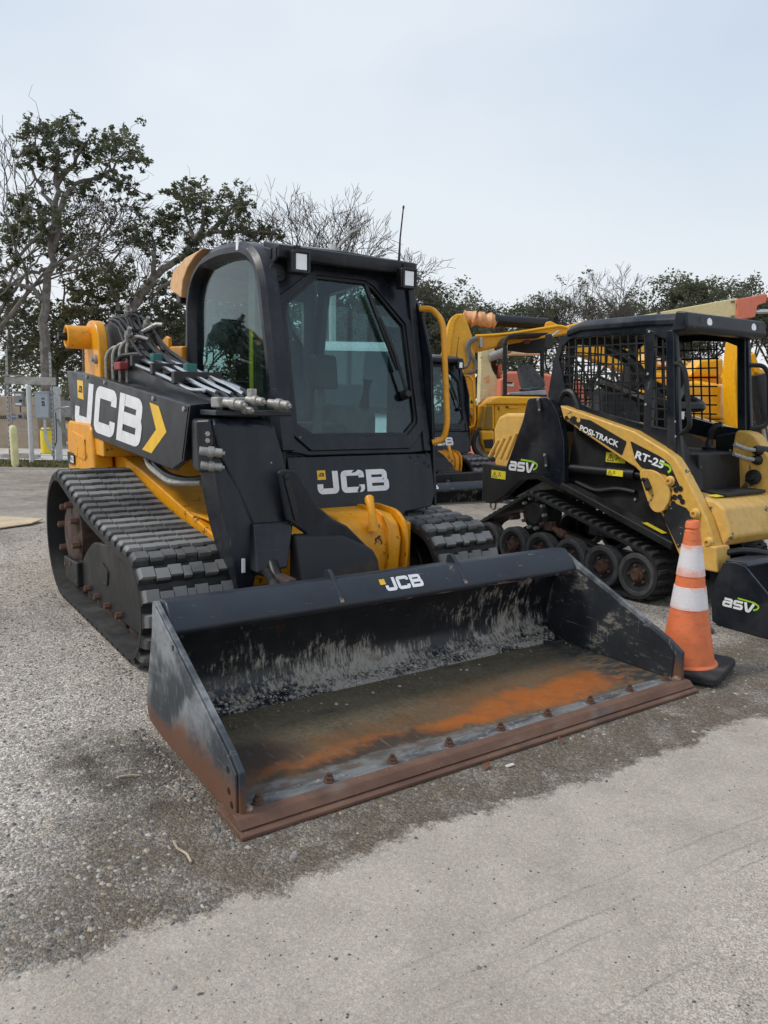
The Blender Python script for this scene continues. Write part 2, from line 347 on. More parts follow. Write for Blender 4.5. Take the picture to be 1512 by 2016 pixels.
# ------------------------------------------------------------------ ground
def ground_material():
    q = NB('gravel_and_packed_lane')
    x, y, z = q.sep(q.P)
    wv = q.noise(2.2, 5, .6); wf = q.noise(14, 4, .6); big = q.noise(.55, 4, .55); mid = q.noise(6, 5, .6)
    warp = q.math('ADD', q.math('MULTIPLY', q.math('SUBTRACT', wv, .5), .30), q.math('MULTIPLY', q.math('SUBTRACT', wf, .5), .13))
    yl = q.math('ADD', q.math('ADD', y, q.math('MULTIPLY', x, .03)), warp)
    lane = q.mapr(q.math('ADD', yl, q.math('MULTIPLY', q.math('SUBTRACT', q.noise(45, 4, .7), .5), .07)), -.305, -.235, 1, 0)                                   # smooth packed lane in front of the machines
    # damp soil between lane and bucket and to the bucket's side
    band = q.math('MULTIPLY', q.mapr(yl, .25, .60, 1, 0), q.mapr(q.math('ADD', q.math('SUBTRACT', x, q.math('MULTIPLY', y, .55)), q.math('MULTIPLY', warp, 1.6)), -1.95, -1.45))
    dx = q.math('SUBTRACT', x, -1.22); dy = q.math('SUBTRACT', y, .66)
    rr = q.math('SQRT', q.math('ADD', q.math('MULTIPLY', dx, dx), q.math('MULTIPLY', q.math('MULTIPLY', dy, dy), .55)))
    blob = q.mapr(q.math('ADD', rr, q.math('MULTIPLY', warp, 1.3)), .12, .36, 1, 0)
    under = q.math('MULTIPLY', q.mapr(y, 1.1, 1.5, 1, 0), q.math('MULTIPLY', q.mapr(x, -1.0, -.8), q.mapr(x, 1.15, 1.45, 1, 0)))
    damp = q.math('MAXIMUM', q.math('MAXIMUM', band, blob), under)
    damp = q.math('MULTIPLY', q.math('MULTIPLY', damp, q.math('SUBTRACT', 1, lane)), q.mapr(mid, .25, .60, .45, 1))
    far = q.mapr(q.math('ADD', q.math('MULTIPLY', q.math('SUBTRACT', x, CAM.x), FH.x), q.math('MULTIPLY', q.math('SUBTRACT', y, CAM.y), FH.y)), 6, 10)
    # gravel: two sizes of stones
    v1 = q.n('ShaderNodeTexVoronoi', feature='F1'); q.L(q.P, v1.inputs['Vector']); v1.inputs['Scale'].default_value = 120; v1.inputs['Randomness'].default_value = 1
    v2 = q.n('ShaderNodeTexVoronoi', feature='F1'); q.L(q.P, v2.inputs['Vector']); v2.inputs['Scale'].default_value = 280
    g1 = q.sep(v1.outputs['Color'])[0]; g2 = q.sep(v2.outputs['Color'])[1]
    s1 = q.mapr(q.math('POWER', g1, 1.6), 0, 1, .58, 1.6, False); s2 = q.mapr(g2, 0, 1, .55, 1.45, False)
    st = q.math('MULTIPLY', s1, s2)
    gcol = q.mix(q.mapr(big, .35, .65), (.40, .352, .295), (.51, .460, .398))
    gcol = q.mix(q.mapr(mid, .5, .78, 0, .5), gcol, (.22, .20, .175))
    gcol = q.mix(q.mapr(q.noise(1.3, 5, .65, q.map(q.P, (1, .35, 1), (0, 0, .45))), .5, .72, 0, .6), gcol, (.17, .155, .135))
    lcol = q.mix(q.mapr(q.noise(3, 5, .6), .35, .65), (.415, .368, .308), (.345, .305, .252))
    lcol = q.mix(q.mapr(q.noise(11, 5, .65), .5, .8, 0, .5), lcol, (.26, .242, .215)); fg = q.noise(230, 3, .7); lcol = q.mix(q.mapr(fg, .58, .72, 0, .8), lcol, (.54, .49, .43)); lcol = q.mix(q.mapr(fg, .42, .30, 0, .7), lcol, (.17, .155, .135))
    # long scuff lines pressed into the lane
    yy = q.math('ADD', q.math('ADD', y, q.math('MULTIPLY', x, .06)), q.math('MULTIPLY', q.math('SUBTRACT', q.noise(3.5, 5, .6), .5), .05))
    lines = 0
    for y0, wd in ((-.70, .006), (-.785, .005), (-.845, .004), (-1.02, .004)):
        l1 = q.mapr(q.math('ABSOLUTE', q.math('SUBTRACT', yy, y0)), .001, wd, 1, 0); lines = l1 if isinstance(lines, int) else q.math('MAXIMUM', lines, l1)
    lines = q.math('MULTIPLY', lines, q.mapr(q.noise(1.1, 4, .7), .38, .62, 0, .42))
    gr = q.mapr(q.math('ADD', q.math('MULTIPLY', y, -1), q.math('MULTIPLY', x, .25)), .65, 1.05); lv = q.mapr(g2, 0, 1, .55, 1.5, False); lsc = q.n('ShaderNodeVectorMath', operation='SCALE'); q.L(lcol, lsc.inputs[0]); q.L(q.math('ADD', 1, q.math('MULTIPLY', q.math('SUBTRACT', lv, 1), q.mapr(gr, 0, 1, .25, .8))), lsc.inputs['Scale']); lcol = lsc.outputs[0]
    lcol = q.mix(lines, lcol, (.15, .14, .13))
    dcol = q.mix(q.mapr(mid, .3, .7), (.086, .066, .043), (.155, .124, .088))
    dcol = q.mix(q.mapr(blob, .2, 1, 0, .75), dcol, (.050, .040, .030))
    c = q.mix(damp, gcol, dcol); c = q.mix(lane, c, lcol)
    amt = q.math('SUBTRACT', 1, q.math('ADD', q.math('MULTIPLY', lane, .86), q.math('MULTIPLY', damp, .28), clamp=True))
    stm = q.math('ADD', 1, q.math('MULTIPLY', q.math('SUBTRACT', st, 1), amt))
    sc_ = q.n('ShaderNodeVectorMath', operation='SCALE'); q.L(c, sc_.inputs[0]); q.L(stm, sc_.inputs['Scale'])
    c = q.mix(far, sc_.outputs[0], q.mix(q.mapr(q.noise(1.2, 6, .7, q.map(q.P, (1, 1, 1))), .35, .65), q.mix(q.mapr(q.noise(9, 6, .75), .4, .6), (.42, .375, .32), (.28, .24, .195)), q.mix(q.mapr(q.noise(12, 6, .75), .4, .6), (.17, .135, .10), (.30, .26, .21))))
    h = q.math('ADD', q.math('MULTIPLY', q.math('SUBTRACT', .6, v1.outputs['Distance']), .9), q.math('MULTIPLY', q.math('SUBTRACT', .6, v2.outputs['Distance']), .5))
    h = q.math('ADD', q.math('MULTIPLY', h, q.mapr(amt, 0, 1, .02, 1)), q.math('ADD', q.math('MULTIPLY', mid, q.mapr(lane, 0, 1, .8, .15)), q.math('MULTIPLY', lines, -.5)))
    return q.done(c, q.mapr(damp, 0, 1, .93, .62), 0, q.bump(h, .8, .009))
GROUND = ground_material()
xs = [-60, -40, -25, -15]+[-12+i*.75 for i in range(57)]+[34, 45, 60, 80]
ys = [-20, -12]+[-8+i*.75 for i in range(65)]+[45, 52, 62, 75]
m = MB(); m.add([(x, y, gz(x, y)) for y in ys for x in xs], [(j*len(xs)+i, j*len(xs)+i+1, (j+1)*len(xs)+i+1, (j+1)*len(xs)+i) for j in range(len(ys)-1) for i in range(len(xs)-1)])
g = bpy.data.objects.new('ground', m.mesh('ground', GROUND)); col.objects.link(g); struct(g)

def stones(name, n, region, smin, smax, mats, seed, zf=None, power=2.2):
    rd = random.Random(seed); V, F, MI = [], [], []
    base = [Vector(p) for p in [(1, 0, -.2), (.3, .95, -.25), (-.85, .55, -.2), (-.8, -.6, -.25), (.35, -.95, -.2), (.1, .1, .75), (-.3, .2, .6)]]
    fc = [(0, 1, 5), (1, 2, 6), (1, 6, 5), (2, 3, 6), (3, 4, 5), (3, 5, 6), (4, 0, 5)]
    k = 0
    while k < n:
        x, y = region(rd)
        if x is None: continue
        s = smin+(smax-smin)*rd.random()**power; a = rd.random()*6.28; ca, sa = math.cos(a), math.sin(a)
        ex, ey, ez = s*rd.uniform(.7, 1.2), s*rd.uniform(.6, 1), s*rd.uniform(.45, .9)
        z = (zf(x, y) if zf else gz(x, y))+ez*.1; b = len(V)
        for p in base:
            px, py = p.x*ex*rd.uniform(.8, 1.2), p.y*ey*rd.uniform(.8, 1.2)
            V.append((x+px*ca-py*sa, y+px*sa+py*ca, z+p.z*ez))
        F += [tuple(i+b for i in f) for f in fc]; MI += [rd.randrange(len(mats))]*len(fc); k += 1
    me = bpy.data.meshes.new(name); me.from_pydata(V, [], F)
    for mm in mats: me.materials.append(mm)
    me.polygons.foreach_set('material_index', MI)
    o = bpy.data.objects.new(name, me); col.objects.link(o); return o
SA = plain('pale_stone', (.38, .36, .325), .85, 0, .2); SB = plain('grey_stone', (.23, .22, .21), .85, 0, .2); SCm = plain('dark_stone', (.10, .095, .09), .8, 0, .2); SD = plain('buff_stone', (.36, .30, .23), .85, 0, .2)
def reg_gravel(rd):
    s = rd.uniform(.9, 7.5)**1.0; a = rd.uniform(-.62, .62)
    p = CAM+FH*s+RH*(s*a)
    x, y = p.x, p.y
    if y < -.27-.03*x and rd.random() > .12: return None, None
    if abs(x) < 1.09 and -.01 < y < .97: return None, None
    if -.95 < x < .95 and .9 < y < 4.2: return None, None
    if x > -1.25 and y < .4 and rd.random() > .1: return None, None
    return x, y
tag(stones('loose_gravel', 21000, reg_gravel, .0025, .0115, [SA, SA, SB, SB, SCm, SD], 3), 'loose grey and buff gravel chips scattered over the yard', 'gravel', kind='stuff')
def reg_edge(rd):
    k = rd.random()
    if k < .12: return rd.uniform(-1.12, 1.1), -.012-abs(rd.gauss(0, .035))
    if k < .65: return -1.085-abs(rd.gauss(0, .03)), rd.uniform(-.02, .9)
    if k < .85: return -.955-abs(rd.gauss(0, .03)), rd.uniform(1.45, 3.3)
    return 1.345+rd.gauss(0, .25), .165+rd.gauss(0, .2)
tag(stones('edge_gravel', 1200, reg_edge, .003, .011, [SB, SCm, SCm, SD], 14), 'loose stones gathered along the bucket edge and the track', 'gravel', kind='stuff')
def reg_lane(rd):
    s = rd.uniform(.8, 5); a = rd.uniform(-.6, .6); p = CAM+FH*s+RH*(s*a)
    if p.y > -.3-.03*p.x: return None, None
    return p.x, p.y
tag(stones('lane_grit', 5000, reg_lane, .0012, .0055, [SA, SA, SB, SCm], 4, power=5), 'fine grit lying on the pale packed lane', 'grit', kind='stuff')

# ---- bucket materials (coordinates are in metres; P is object space, so world position is used through the Geometry node)
def wpos(q): return q.n('ShaderNodeNewGeometry').outputs['Position']
def bucket_local(q, dx=0):
    """object space of the bucket part: meshes below are built with their origin at the bucket root"""
    return q.P
def m_bucket_back():
    q = NB('scraped_bucket_back'); x, y, z = q.sep(q.P)
    st = q.noise(5, 6, .7, q.map(q.P, (1.3, 3, .8), (0, .5, 0))); fine = q.noise(46, 5, .75, q.map(q.P, (1.6, 1, .28), (0, .55, 0))); bl = q.noise(1.9, 4, .6)
    hgt = q.math('ADD', q.mapr(z, -.24, .26, .10, -.17, False), q.math('MULTIPLY', q.math('SUBTRACT', bl, .5), .75))
    s = q.mapr(q.math('ADD', q.math('ADD', q.math('MULTIPLY', st, .6), q.math('MULTIPLY', fine, .55)), hgt), .56, .70)
    c = q.mix(q.mapr(q.noise(9), .4, .7), (.007, .010, .014), (.014, .017, .021))
    c = q.mix(q.math('MULTIPLY', s, q.mapr(fine, .3, .6, .55, 1)), c, (.36, .335, .29))
    sc_ = q.math('MAXIMUM', q.mapr(q.noise(8, 3, .6, q.map(q.P, (1, 1, 22), (.3, .5, .1))), .69, .74), q.mapr(q.noise(7, 3, .6, q.map(q.P, (20, 1, 1), (.3, .8, .3))), .70, .75))
    c = q.mix(q.math('MULTIPLY', sc_, .5), c, (.30, .29, .27))
    c = q.mix(q.mapr(q.noise(5, 5, .7), .62, .72, 0, .6), c, (.075, .04, .022))
    return q.done(c, q.mapr(s, 0, 1, .38, .85), 0, q.bump(q.math('ADD', q.math('MULTIPLY', s, .6), q.noise(30, 4)), .25, .004))
def m_bucket_side():
    q = NB('scraped_rusting_side_plate'); x, y, z = q.sep(q.P)
    n1 = q.noise(4, 5, .6); n2 = q.noise(26, 5, .7)
    c = q.mix(q.mapr(n1, .35, .65), (.030, .036, .043), (.085, .098, .11))
    c = q.mix(q.math('MULTIPLY', q.mapr(q.math('ADD', n1, q.math('MULTIPLY', n2, .3)), .58, .85), .85), c, (.27, .285, .295))
    sc_ = q.math('MAXIMUM', q.mapr(q.noise(7, 3, .6, q.map(q.P, (1, 14, 1.2), (.5, .2, .1))), .64, .70), q.mapr(q.noise(6, 3, .6, q.map(q.P, (1, 1.2, 18), (.9, .2, .3))), .66, .72))
    c = q.mix(q.math('MULTIPLY', sc_, .45), c, (.34, .35, .35))
    # rust creeps up from the bottom and the front
    low = q.math('ADD', q.math('ADD', q.math('MULTIPLY', z, -3.2), q.math('MULTIPLY', y, -.25)), q.math('MULTIPLY', q.math('SUBTRACT', n1, .5), 1.0))
    r = q.mapr(q.math('ADD', low, q.math('MULTIPLY', q.math('SUBTRACT', n2, .5), .5)), .28, .62)
    c = q.mix(q.math('MULTIPLY', r, .95), c, q.mix(n2, (.17, .065, .028), (.10, .05, .03)))
    return q.done(c, .72, 0, q.bump(q.math('ADD', n2, q.math('MULTIPLY', r, .5)), .3, .003))
def m_bucket_floor():
    q = NB('muddy_rusty_bucket_floor'); x, y, z = q.sep(q.P)
    n1 = q.noise(3.2, 5, .6); n2 = q.noise(17, 5, .65); n3 = q.noise(70, 4, .7)
    wy = q.math('ADD', y, q.math('ADD', q.math('MULTIPLY', q.math('SUBTRACT', n1, .5), .22), q.math('MULTIPLY', q.math('SUBTRACT', n2, .5), .05)))
    mud = q.mix(q.mapr(n1, .3, .7), (.062, .048, .024), (.100, .080, .044)); mud = q.mix(q.mapr(n3, .35, .75), mud, (.14, .112, .075))
    mud = q.mix(q.mapr(q.noise(5, 5, .6, q.map(q.P, (1, 2.2, 1))), .55, .72, 0, .7), mud, (.03, .026, .022))
    # rust tongue: strong on the right half, thin band on the left
    def ell(cx, cy, rx, ry, lo, hi):
        a = q.math('DIVIDE', q.math('SUBTRACT', x, cx), rx); b = q.math('DIVIDE', q.math('SUBTRACT', wy, cy), ry)
        return q.mapr(q.math('ADD', q.math('MULTIPLY', a, a), q.math('MULTIPLY', b, b)), lo, hi, 1, 0)
    rust = q.math('MAXIMUM', q.math('MAXIMUM', ell(.42, -.165, .52, .13, .0, 1.6), ell(.05, -.19, .34, .07, .0, 1.5)), q.math('MULTIPLY', ell(-.60, -.165, .42, .055, .0, 1.5), .5))
    rcol = q.mix(n2, (.25, .060, .004), (.40, .118, .008)); rcol = q.mix(q.mapr(n3, .5, .8, 0, .6), rcol, (.15, .05, .016))
    halo = q.math('MAXIMUM', ell(.40, -.12, .80, .24, .1, 1.3), ell(-.5, -.13, .6, .13, .1, 1.3)); mud = q.mix(q.math('MULTIPLY', halo, q.mapr(n2, .3, .65, .2, .85)), mud, (.135, .060, .018))
    dk = q.math('MAXIMUM', ell(-.45, -.215, .60, .05, .2, 1.3), ell(-.9, -.05, .25, .16, .2, 1.3))
    c = q.mix(q.math('MULTIPLY', dk, .85), mud, (.035, .022, .016))
    mot = q.mapr(q.math('ADD', q.noise(11, 6, .72), q.math('MULTIPLY', rust, .45)), .52, .80)
    c = q.mix(q.math('MULTIPLY', q.math('MULTIPLY', rust, mot), .96), c, rcol)
    c = q.mix(q.math('MULTIPLY', q.mapr(q.noise(6, 6, .75), .50, .66, 0, .55), q.mapr(wy, .15, -.1)), c, (.15, .062, .018))
    fs = q.math('MULTIPLY', q.mapr(q.noise(9, 4, .65, q.map(q.P, (9, .8, 1), (0, 0, .25))), .60, .68), q.mapr(n2, .4, .6, .1, .5)); c = q.mix(fs, c, (.21, .19, .16))
    # bare scraped lip in front of the mud
    bare = q.mapr(q.math('ADD', q.math('ADD', y, q.math('MULTIPLY', q.math('SUBTRACT', n1, .5), .09)), q.math('ADD', q.math('MULTIPLY', q.math('SUBTRACT', n2, .5), .05), q.math('MULTIPLY', q.mapr(x, -.6, .7), .07))), -.262, -.238, 1, 0)
    bc = q.mix(q.mapr(q.noise(6, 5, .7, q.map(q.P, (1, 3, 1))), .38, .62), (.075, .074, .072), (.17, .165, .155)); bc = q.mix(q.mapr(n2, .42, .62, 0, .85), bc, (.10, .065, .045)); bc = q.mix(q.mapr(q.noise(12, 5, .7), .66, .72), bc, (.46, .42, .36))
    c = q.mix(bare, c, bc)
    ed = q.mapr(q.math('ADD', x, q.math('MULTIPLY', q.math('SUBTRACT', n1, .5), .3)), .70, .95)
    c = q.mix(q.math('MULTIPLY', ed, q.mapr(q.noise(9, 5, .7, q.map(q.P, (1, 3, 1), (0, 0, .5))), .42, .56)), c, (.028, .03, .033))
    return q.done(c, q.mapr(q.math('MAXIMUM', dk, q.mapr(n1, .3, .6)), 0, 1, .55, .85), 0, q.bump(q.math('ADD', n3, n2), .35, .004))
def m_rustbar():
    q = NB('rusty_cutting_edge'); n1 = q.noise(5, 5, .6, q.map(q.P, (.6, 1, 1))); n2 = q.noise(60, 4, .7)
    c = q.mix(q.mapr(n1, .35, .65), (.105, .052, .034), (.17, .090, .056)); c = q.mix(q.mapr(n2, .60, .74, 0, .7), c, (.25, .18, .135)); c = q.mix(q.mapr(q.noise(8, 5, .7, q.map(q.P, (.4, 1, 1))), .55, .68, 0, .7), c, (.15, .135, .125)); c = q.mix(q.mapr(q.noise(3, 4), .55, .7, 0, .7), c, (.065, .034, .026))
    return q.done(c, .8, 0, q.bump(n2, .4, .003))
def m_beam():
    q = NB('worn_bucket_beam_paint'); n1 = q.noise(4, 5, .6); x, y, z = q.sep(q.P)
    c = q.mix(q.mapr(n1, .3, .7), (.012, .017, .025), (.024, .031, .042))
    sc_ = q.math('MAXIMUM', q.mapr(q.noise(8, 3, .6, q.map(q.P, (1.2, 1, 16), (.3, .6, .9))), .68, .73), q.mapr(q.noise(7, 3, .6, q.map(q.P, (18, 1.5, 1), (.3, .4, .5))), .70, .75))
    c = q.mix(q.math('MULTIPLY', sc_, .4), c, (.3, .3, .3))
    w_ = q.mapr(q.math('ADD', q.noise(6, 6, .75), q.mapr(z, -.055, -.02, .16, 0)), .66, .72)
    c = q.mix(w_, c, q.mix(q.noise(15), (.20, .09, .045), (.33, .30, .25)))
    return q.done(c, q.mapr(n1, .3, .7, .34, .55), 0, q.bump(q.noise(50), .08, .003))
def m_inner():
    q = NB('scratched_bucket_inside'); n1 = q.noise(4, 5, .6); n2 = q.noise(24, 5, .7, q.map(q.P, (1, .5, 1.4), (.5, 0, 0)))
    c = q.mix(q.mapr(n1, .35, .65), (.011, .014, .018), (.026, .030, .034))
    sm = q.mapr(q.math('ADD', q.math('MULTIPLY', n1, .6), q.math('MULTIPLY', n2, .55)), .62, .72); c = q.mix(q.math('MULTIPLY', sm, .8), c, (.25, .235, .20))
    sc_ = q.math('MAXIMUM', q.mapr(q.noise(7, 3, .6, q.map(q.P, (1, 1.2, 20), (.5, .2, .1))), .66, .71), q.mapr(q.noise(6, 3, .6, q.map(q.P, (1, 18, 1.2), (.9, .2, .3))), .68, .73))
    c = q.mix(q.math('MULTIPLY', sc_, .45), c, (.3, .3, .3))
    return q.done(c, .5, 0, q.bump(n2, .15, .003))
def m_worn():
    q = NB('worn_bare_steel_strip'); n1 = q.noise(8, 6, .7, q.map(q.P, (.5, 2, 1))); n2 = q.noise(40, 5, .7)
    c = q.mix(q.mapr(n1, .38, .6), (.06, .062, .064), (.20, .20, .195)); c = q.mix(q.mapr(n2, .56, .7), c, (.38, .37, .34)); c = q.mix(q.mapr(q.noise(5, 5, .7), .55, .7, 0, .7), c, (.10, .06, .04))
    return q.done(c, .6, .2, q.bump(n2, .2, .002))
WORN = m_worn(); BINNER = m_inner()
BBACK, BSIDE, BFLOOR, RUSTBAR, BEAM = m_bucket_back(), m_bucket_side(), m_bucket_floor(), m_rustbar(), m_beam()
def m_blackrust():
    q = NB('black_plate_turning_rusty'); x, y, z = q.sep(q.P); n = q.noise(9, 6, .7)
    f = q.mapr(q.math('ADD', q.math('MULTIPLY', z, -2.0), q.math('MULTIPLY', q.math('SUBTRACT', n, .5), 1.6)), -.1, .35)
    c = q.mix(f, (.020, .021, .023), q.mix(n, (.035, .022, .016), (.075, .045, .03)))
    c = q.mix(q.mapr(q.noise(30, 5, .7), .70, .76), c, (.3, .27, .23))
    return q.done(c, .7, 0, q.bump(n, .2, .004))
BLACKRUST = m_blackrust()

def build_bucket(t, letters=True):
    """bucket standing flat on the ground: one part with its plates as sub-parts"""
    sp = [(.82, .512), (.848, .505), (.862, .39), (.946, .118), (.940, .051), (.90, .02), (.774, .008), (.198, .006), (.06, .012), (.068, .171), (.134, .212), (.354, .31)]
    # inner shell: floor, curve, back
    prof = [(.10, .036), (.30, .034), (.62, .032), (.76, .040), (.83, .065), (.875, .11), (.885, .17), (.868, .26), (.842, .34), (.815, .40)]
    n = len(prof); outp = [(.10, .016), (.30, .014), (.62, .012), (.78, .018), (.86, .04), (.908, .09), (.918, .17), (.90, .27), (.872, .35), (.845, .41)]
    back = MB(); pr = prof[3:]+outp[3:][::-1]; back.prism('x', pr, -1.036, 1.036)
    bk = back.build('bucket', BBACK, t)
    fl = MB().prism('x', [(.137, .036), (.30, .034), (.62, .032), (.768, .041), (.768, .016), (.137, .012)], -1.036, 1.036).build('bucket_floor', BFLOOR, bk)
    for s in (-1, 1):
        pl = MB().prism('x', sp, s*1.037, s*1.058).build('side_plate', BSIDE, bk, .004)
        # welded stiffener strip along the slanting front edge
        MB().prism('x', [(.80, .50), (.83, .46), (.40, .235), (.19, .135), (.16, .02), (.075, .02), (.078, .165), (.14, .205), (.36, .302)], s*1.0585, s*1.067).build('edge_strip', BSIDE, bk, .003)
        for y_, z_ in [(.60, .40), (.13, .16), (.125, .095), (.105, .06)]:
            MB().lathe((s*1.0665, y_, z_), (s, 0, 0), [(0, .011), (.0015, .011)], 10).build('bolt_hole', GASK, bk)
        MB().lathe((s*1.03, .08, .055), (0, 0, 1), [(-.03, .02), (-.004, .019), (.004, .009)], 8).build('corner_weld', plain('weld_scale', (.24, .17, .12), .8, 0, .5, 40), bk)
        MB().prism('x', [(.86, .12), (.84, .34), (.79, .475), (.354, .288), (.145, .195), (.10, .15), (.11, .04), (.70, .034), (.82, .065)], s*1.0368, s*1.032).build('side_liner', BINNER, bk)
    # top beam
    bp = [(.850, .512), (.775, .520), (.760, .514), (.692, .436), (.690, .420), (.705, .405), (.80, .392), (.85, .40)]
    bmx = MB().prism('x', bp, -1.036, 1.036).build('top_beam', BEAM, bk, .012, 3)
    if letters:
        d0 = Vector((0, .760, .514)); d1 = Vector((0, .692, .436)); v_ = (d0-d1).normalized()
        logo('JCB', Vector((-.108, .692, .436))+v_*.022, (1, 0, 0), v_, .062, WHITE, bk, sx=.98, gap=.08, off=.002)
        decal(rect(.028, .026), Vector((-.130, .692, .436))+v_*.055, (1, 0, 0), v_, DECY, bk, 'yellow_badge', .0018)
    for xx in (-.335, .315):
        MB().prism('x', [(.84, .50), (.83, .548), (.80, .556), (.775, .535), (.70, .452), (.69, .44), (.70, .43), (.76, .50)], xx-.009, xx+.009).build('grab_fin', BEAM, bk, .004)
    # cutting edges and bolts
    MB().prism('x', [(0, .001), (0, .012), (.02, .020), (.20, .020), (.20, .001)], -1.082, 1.078).build('lower_cutting_edge', RUSTBAR, bk, .003)
    MB().prism('x', [(.016, .023), (.040, .046), (.076, .048), (.076, .023)], -1.078, 1.072).build('bolt_on_edge', RUSTBAR, bk, .003)
    MB().prism('x', [(.0765, .023), (.0765, .0455), (.136, .044), (.136, .023)], -1.03, 1.03).build('bolt_strip', WORN, bk, .002)
    for k in range(9):
        b_ = MB(); p = (-.985+.2455*k, .100, .0455); b_.lathe(p, (0, 0, 1), [(0, .018), (.005, .018)], 14); b_.lathe((p[0], p[1], .0505), (random.uniform(-.1, .1), random.uniform(-.1, .1), 1), [(0, .014), (.012, .014), (.0125, .008), (.024, .008)], 6)
        b_.build('edge_bolt', RUST, bk)
    return bk

# ------------------------------------------------------------------ tracked loader with side boom
XB = -.62
def front_y(z): return 1.74+.22*(z-.6)
FN = Vector((0, -1, .22)).normalized(); FU = Vector((0, .22, 1)).normalized()
def FP(x, z, d=0): return Vector((x, front_y(z), z))+FN*d
def hull_path(cr, rr_, cf, rf, n=400, sag=.04):
    """closed (y,z) loop round a rear and a front wheel, bottom line flat"""
    pts = []
    (yr, zr), (yf, zf) = cr, cf
    # top tangent
    dx, dz = yf-yr, zf-zr; D = math.hypot(dx, dz); th = math.atan2(dz, dx); be = math.acos((rr_-rf)/D)
    a = th-be                                           # tangent normal angle (top side, since front is at -y)
    def ang(c, r, t): return (c[0]+r*math.cos(t), c[1]+r*math.sin(t))
    a_top = th-be if math.sin(th-be) > 0 else th+be
    a_bot = th+be if math.sin(th-be) > 0 else th-be
    def norm(t): return t % (2*math.pi)
    at_, ab_ = norm(a_top), norm(a_bot)                 # at_ near pi/2, ab_ near 3pi/2
    # rear wheel (+y): from bottom (ab_) counter-clockwise through 0 to top
    k = 40
    for i in range(k+1): pts.append(ang(cr, rr_, ab_-2*math.pi+(at_-(ab_-2*math.pi))*i/k))
    p0, p1 = ang(cr, rr_, at_), ang(cf, rf, at_)
    for i in range(1, 40):
        t = i/40; pts.append((p0[0]+(p1[0]-p0[0])*t, p0[1]+(p1[1]-p0[1])*t-sag*math.sin(math.pi*t)))
    for i in range(k+1): pts.append(ang(cf, rf, at_+(ab_-at_)*i/k))
    p0, p1 = ang(cf, rf, ab_), ang(cr, rr_, ab_)
    for i in range(1, 40):
        t = i/40; pts.append((p0[0]+(p1[0]-p0[0])*t, p0[1]+(p1[1]-p0[1])*t))
    return pts
def resample(pts, n):
    L = [0]
    for i in range(len(pts)): L.append(L[-1]+math.dist(pts[i], pts[(i+1) % len(pts)]))
    T = L[-1]; out = []; j = 0
    for k in range(n):
        s = T*k/n
        while L[j+1] < s: j += 1
        t = (s-L[j])/max(1e-9, L[j+1]-L[j]); a, b = pts[j], pts[(j+1) % len(pts)]
        out.append((a[0]+(b[0]-a[0])*t, a[1]+(b[1]-a[1])*t))
    return out, T
def belt(x0, x1, path, th, parent, mat):
    """rubber belt: outer surface on path, thickness th inward"""
    n = len(path); cy = sum(p[0] for p in path)/n; secs = []
    for i, p in enumerate(path):
        a, b = path[i-1], path[(i+1) % n]; t = Vector((b[0]-a[0], b[1]-a[1])).normalized(); nn = Vector((-t.y, t.x))   # inward for ccw
        q = (p[0]+nn.x*th, p[1]+nn.y*th)
        secs.append([(x0, p[0], p[1]), (x1, p[0], p[1]), (x1, q[0], q[1]), (x0, q[0], q[1])])
    m = MB(); m.loft(secs, False, True, True); return m.build('belt', mat, parent)
def lug_mesh(name, w_, h, base, top, nb, mat, wave=.009):
    m = MB(); ws = [1.25, 1, .95, .62, .95, 1, 1.25] if nb == 7 else [1]*nb
    tot = sum(ws); x = -w_/2
    for i, q in enumerate(ws):
        bw = q/tot*w_; a, b = x+.0018, x+bw-.0018; x += bw
        dy = wave*(1 if i % 2 else -1); hh = h*(1 if i % 2 else .93)
        ea = .02 if i == 0 else 0; eb = .02 if i == len(ws)-1 else 0
        m.loft([[(a, -base/2+dy*.3, 0), (b, -base/2+dy*.3, 0), (b, base/2+dy*.3, 0), (a, base/2+dy*.3, 0)],
                [(a+ea*.2, -base*.40+dy, hh*.55), (b-eb*.2, -base*.40+dy, hh*.55), (b-eb*.2, base*.40+dy, hh*.55), (a+ea*.2, base*.40+dy, hh*.55)],
                [(a+ea, -top/2+dy, hh), (b-eb, -top/2+dy, hh), (b-eb, top/2+dy, hh), (a+ea, top/2+dy, hh)]], True, False)
    return m.mesh(name, mat)
def lugs(me, path_pts, x, n, parent, name='tread_lug'):
    pts, T = resample(path_pts, n)
    m2 = len(pts)
    for i, p in enumerate(pts):
        a, b = pts[i-1], pts[(i+1) % m2]; t = Vector((b[0]-a[0], b[1]-a[1])).normalized()
        ang = math.atan2(-t.x, t.y)                  # outward normal (t.y,-t.x) for a ccw path
        o = link_mesh(name, me, Vector((x, p[0], p[1])), parent)
        nrm = Vector((0, t.y, -t.x)); tv = Vector((0, t.x, t.y)); xv = tv.cross(nrm)
        o.rotation_euler = Matrix((xv, tv, nrm)).transposed().to_euler()

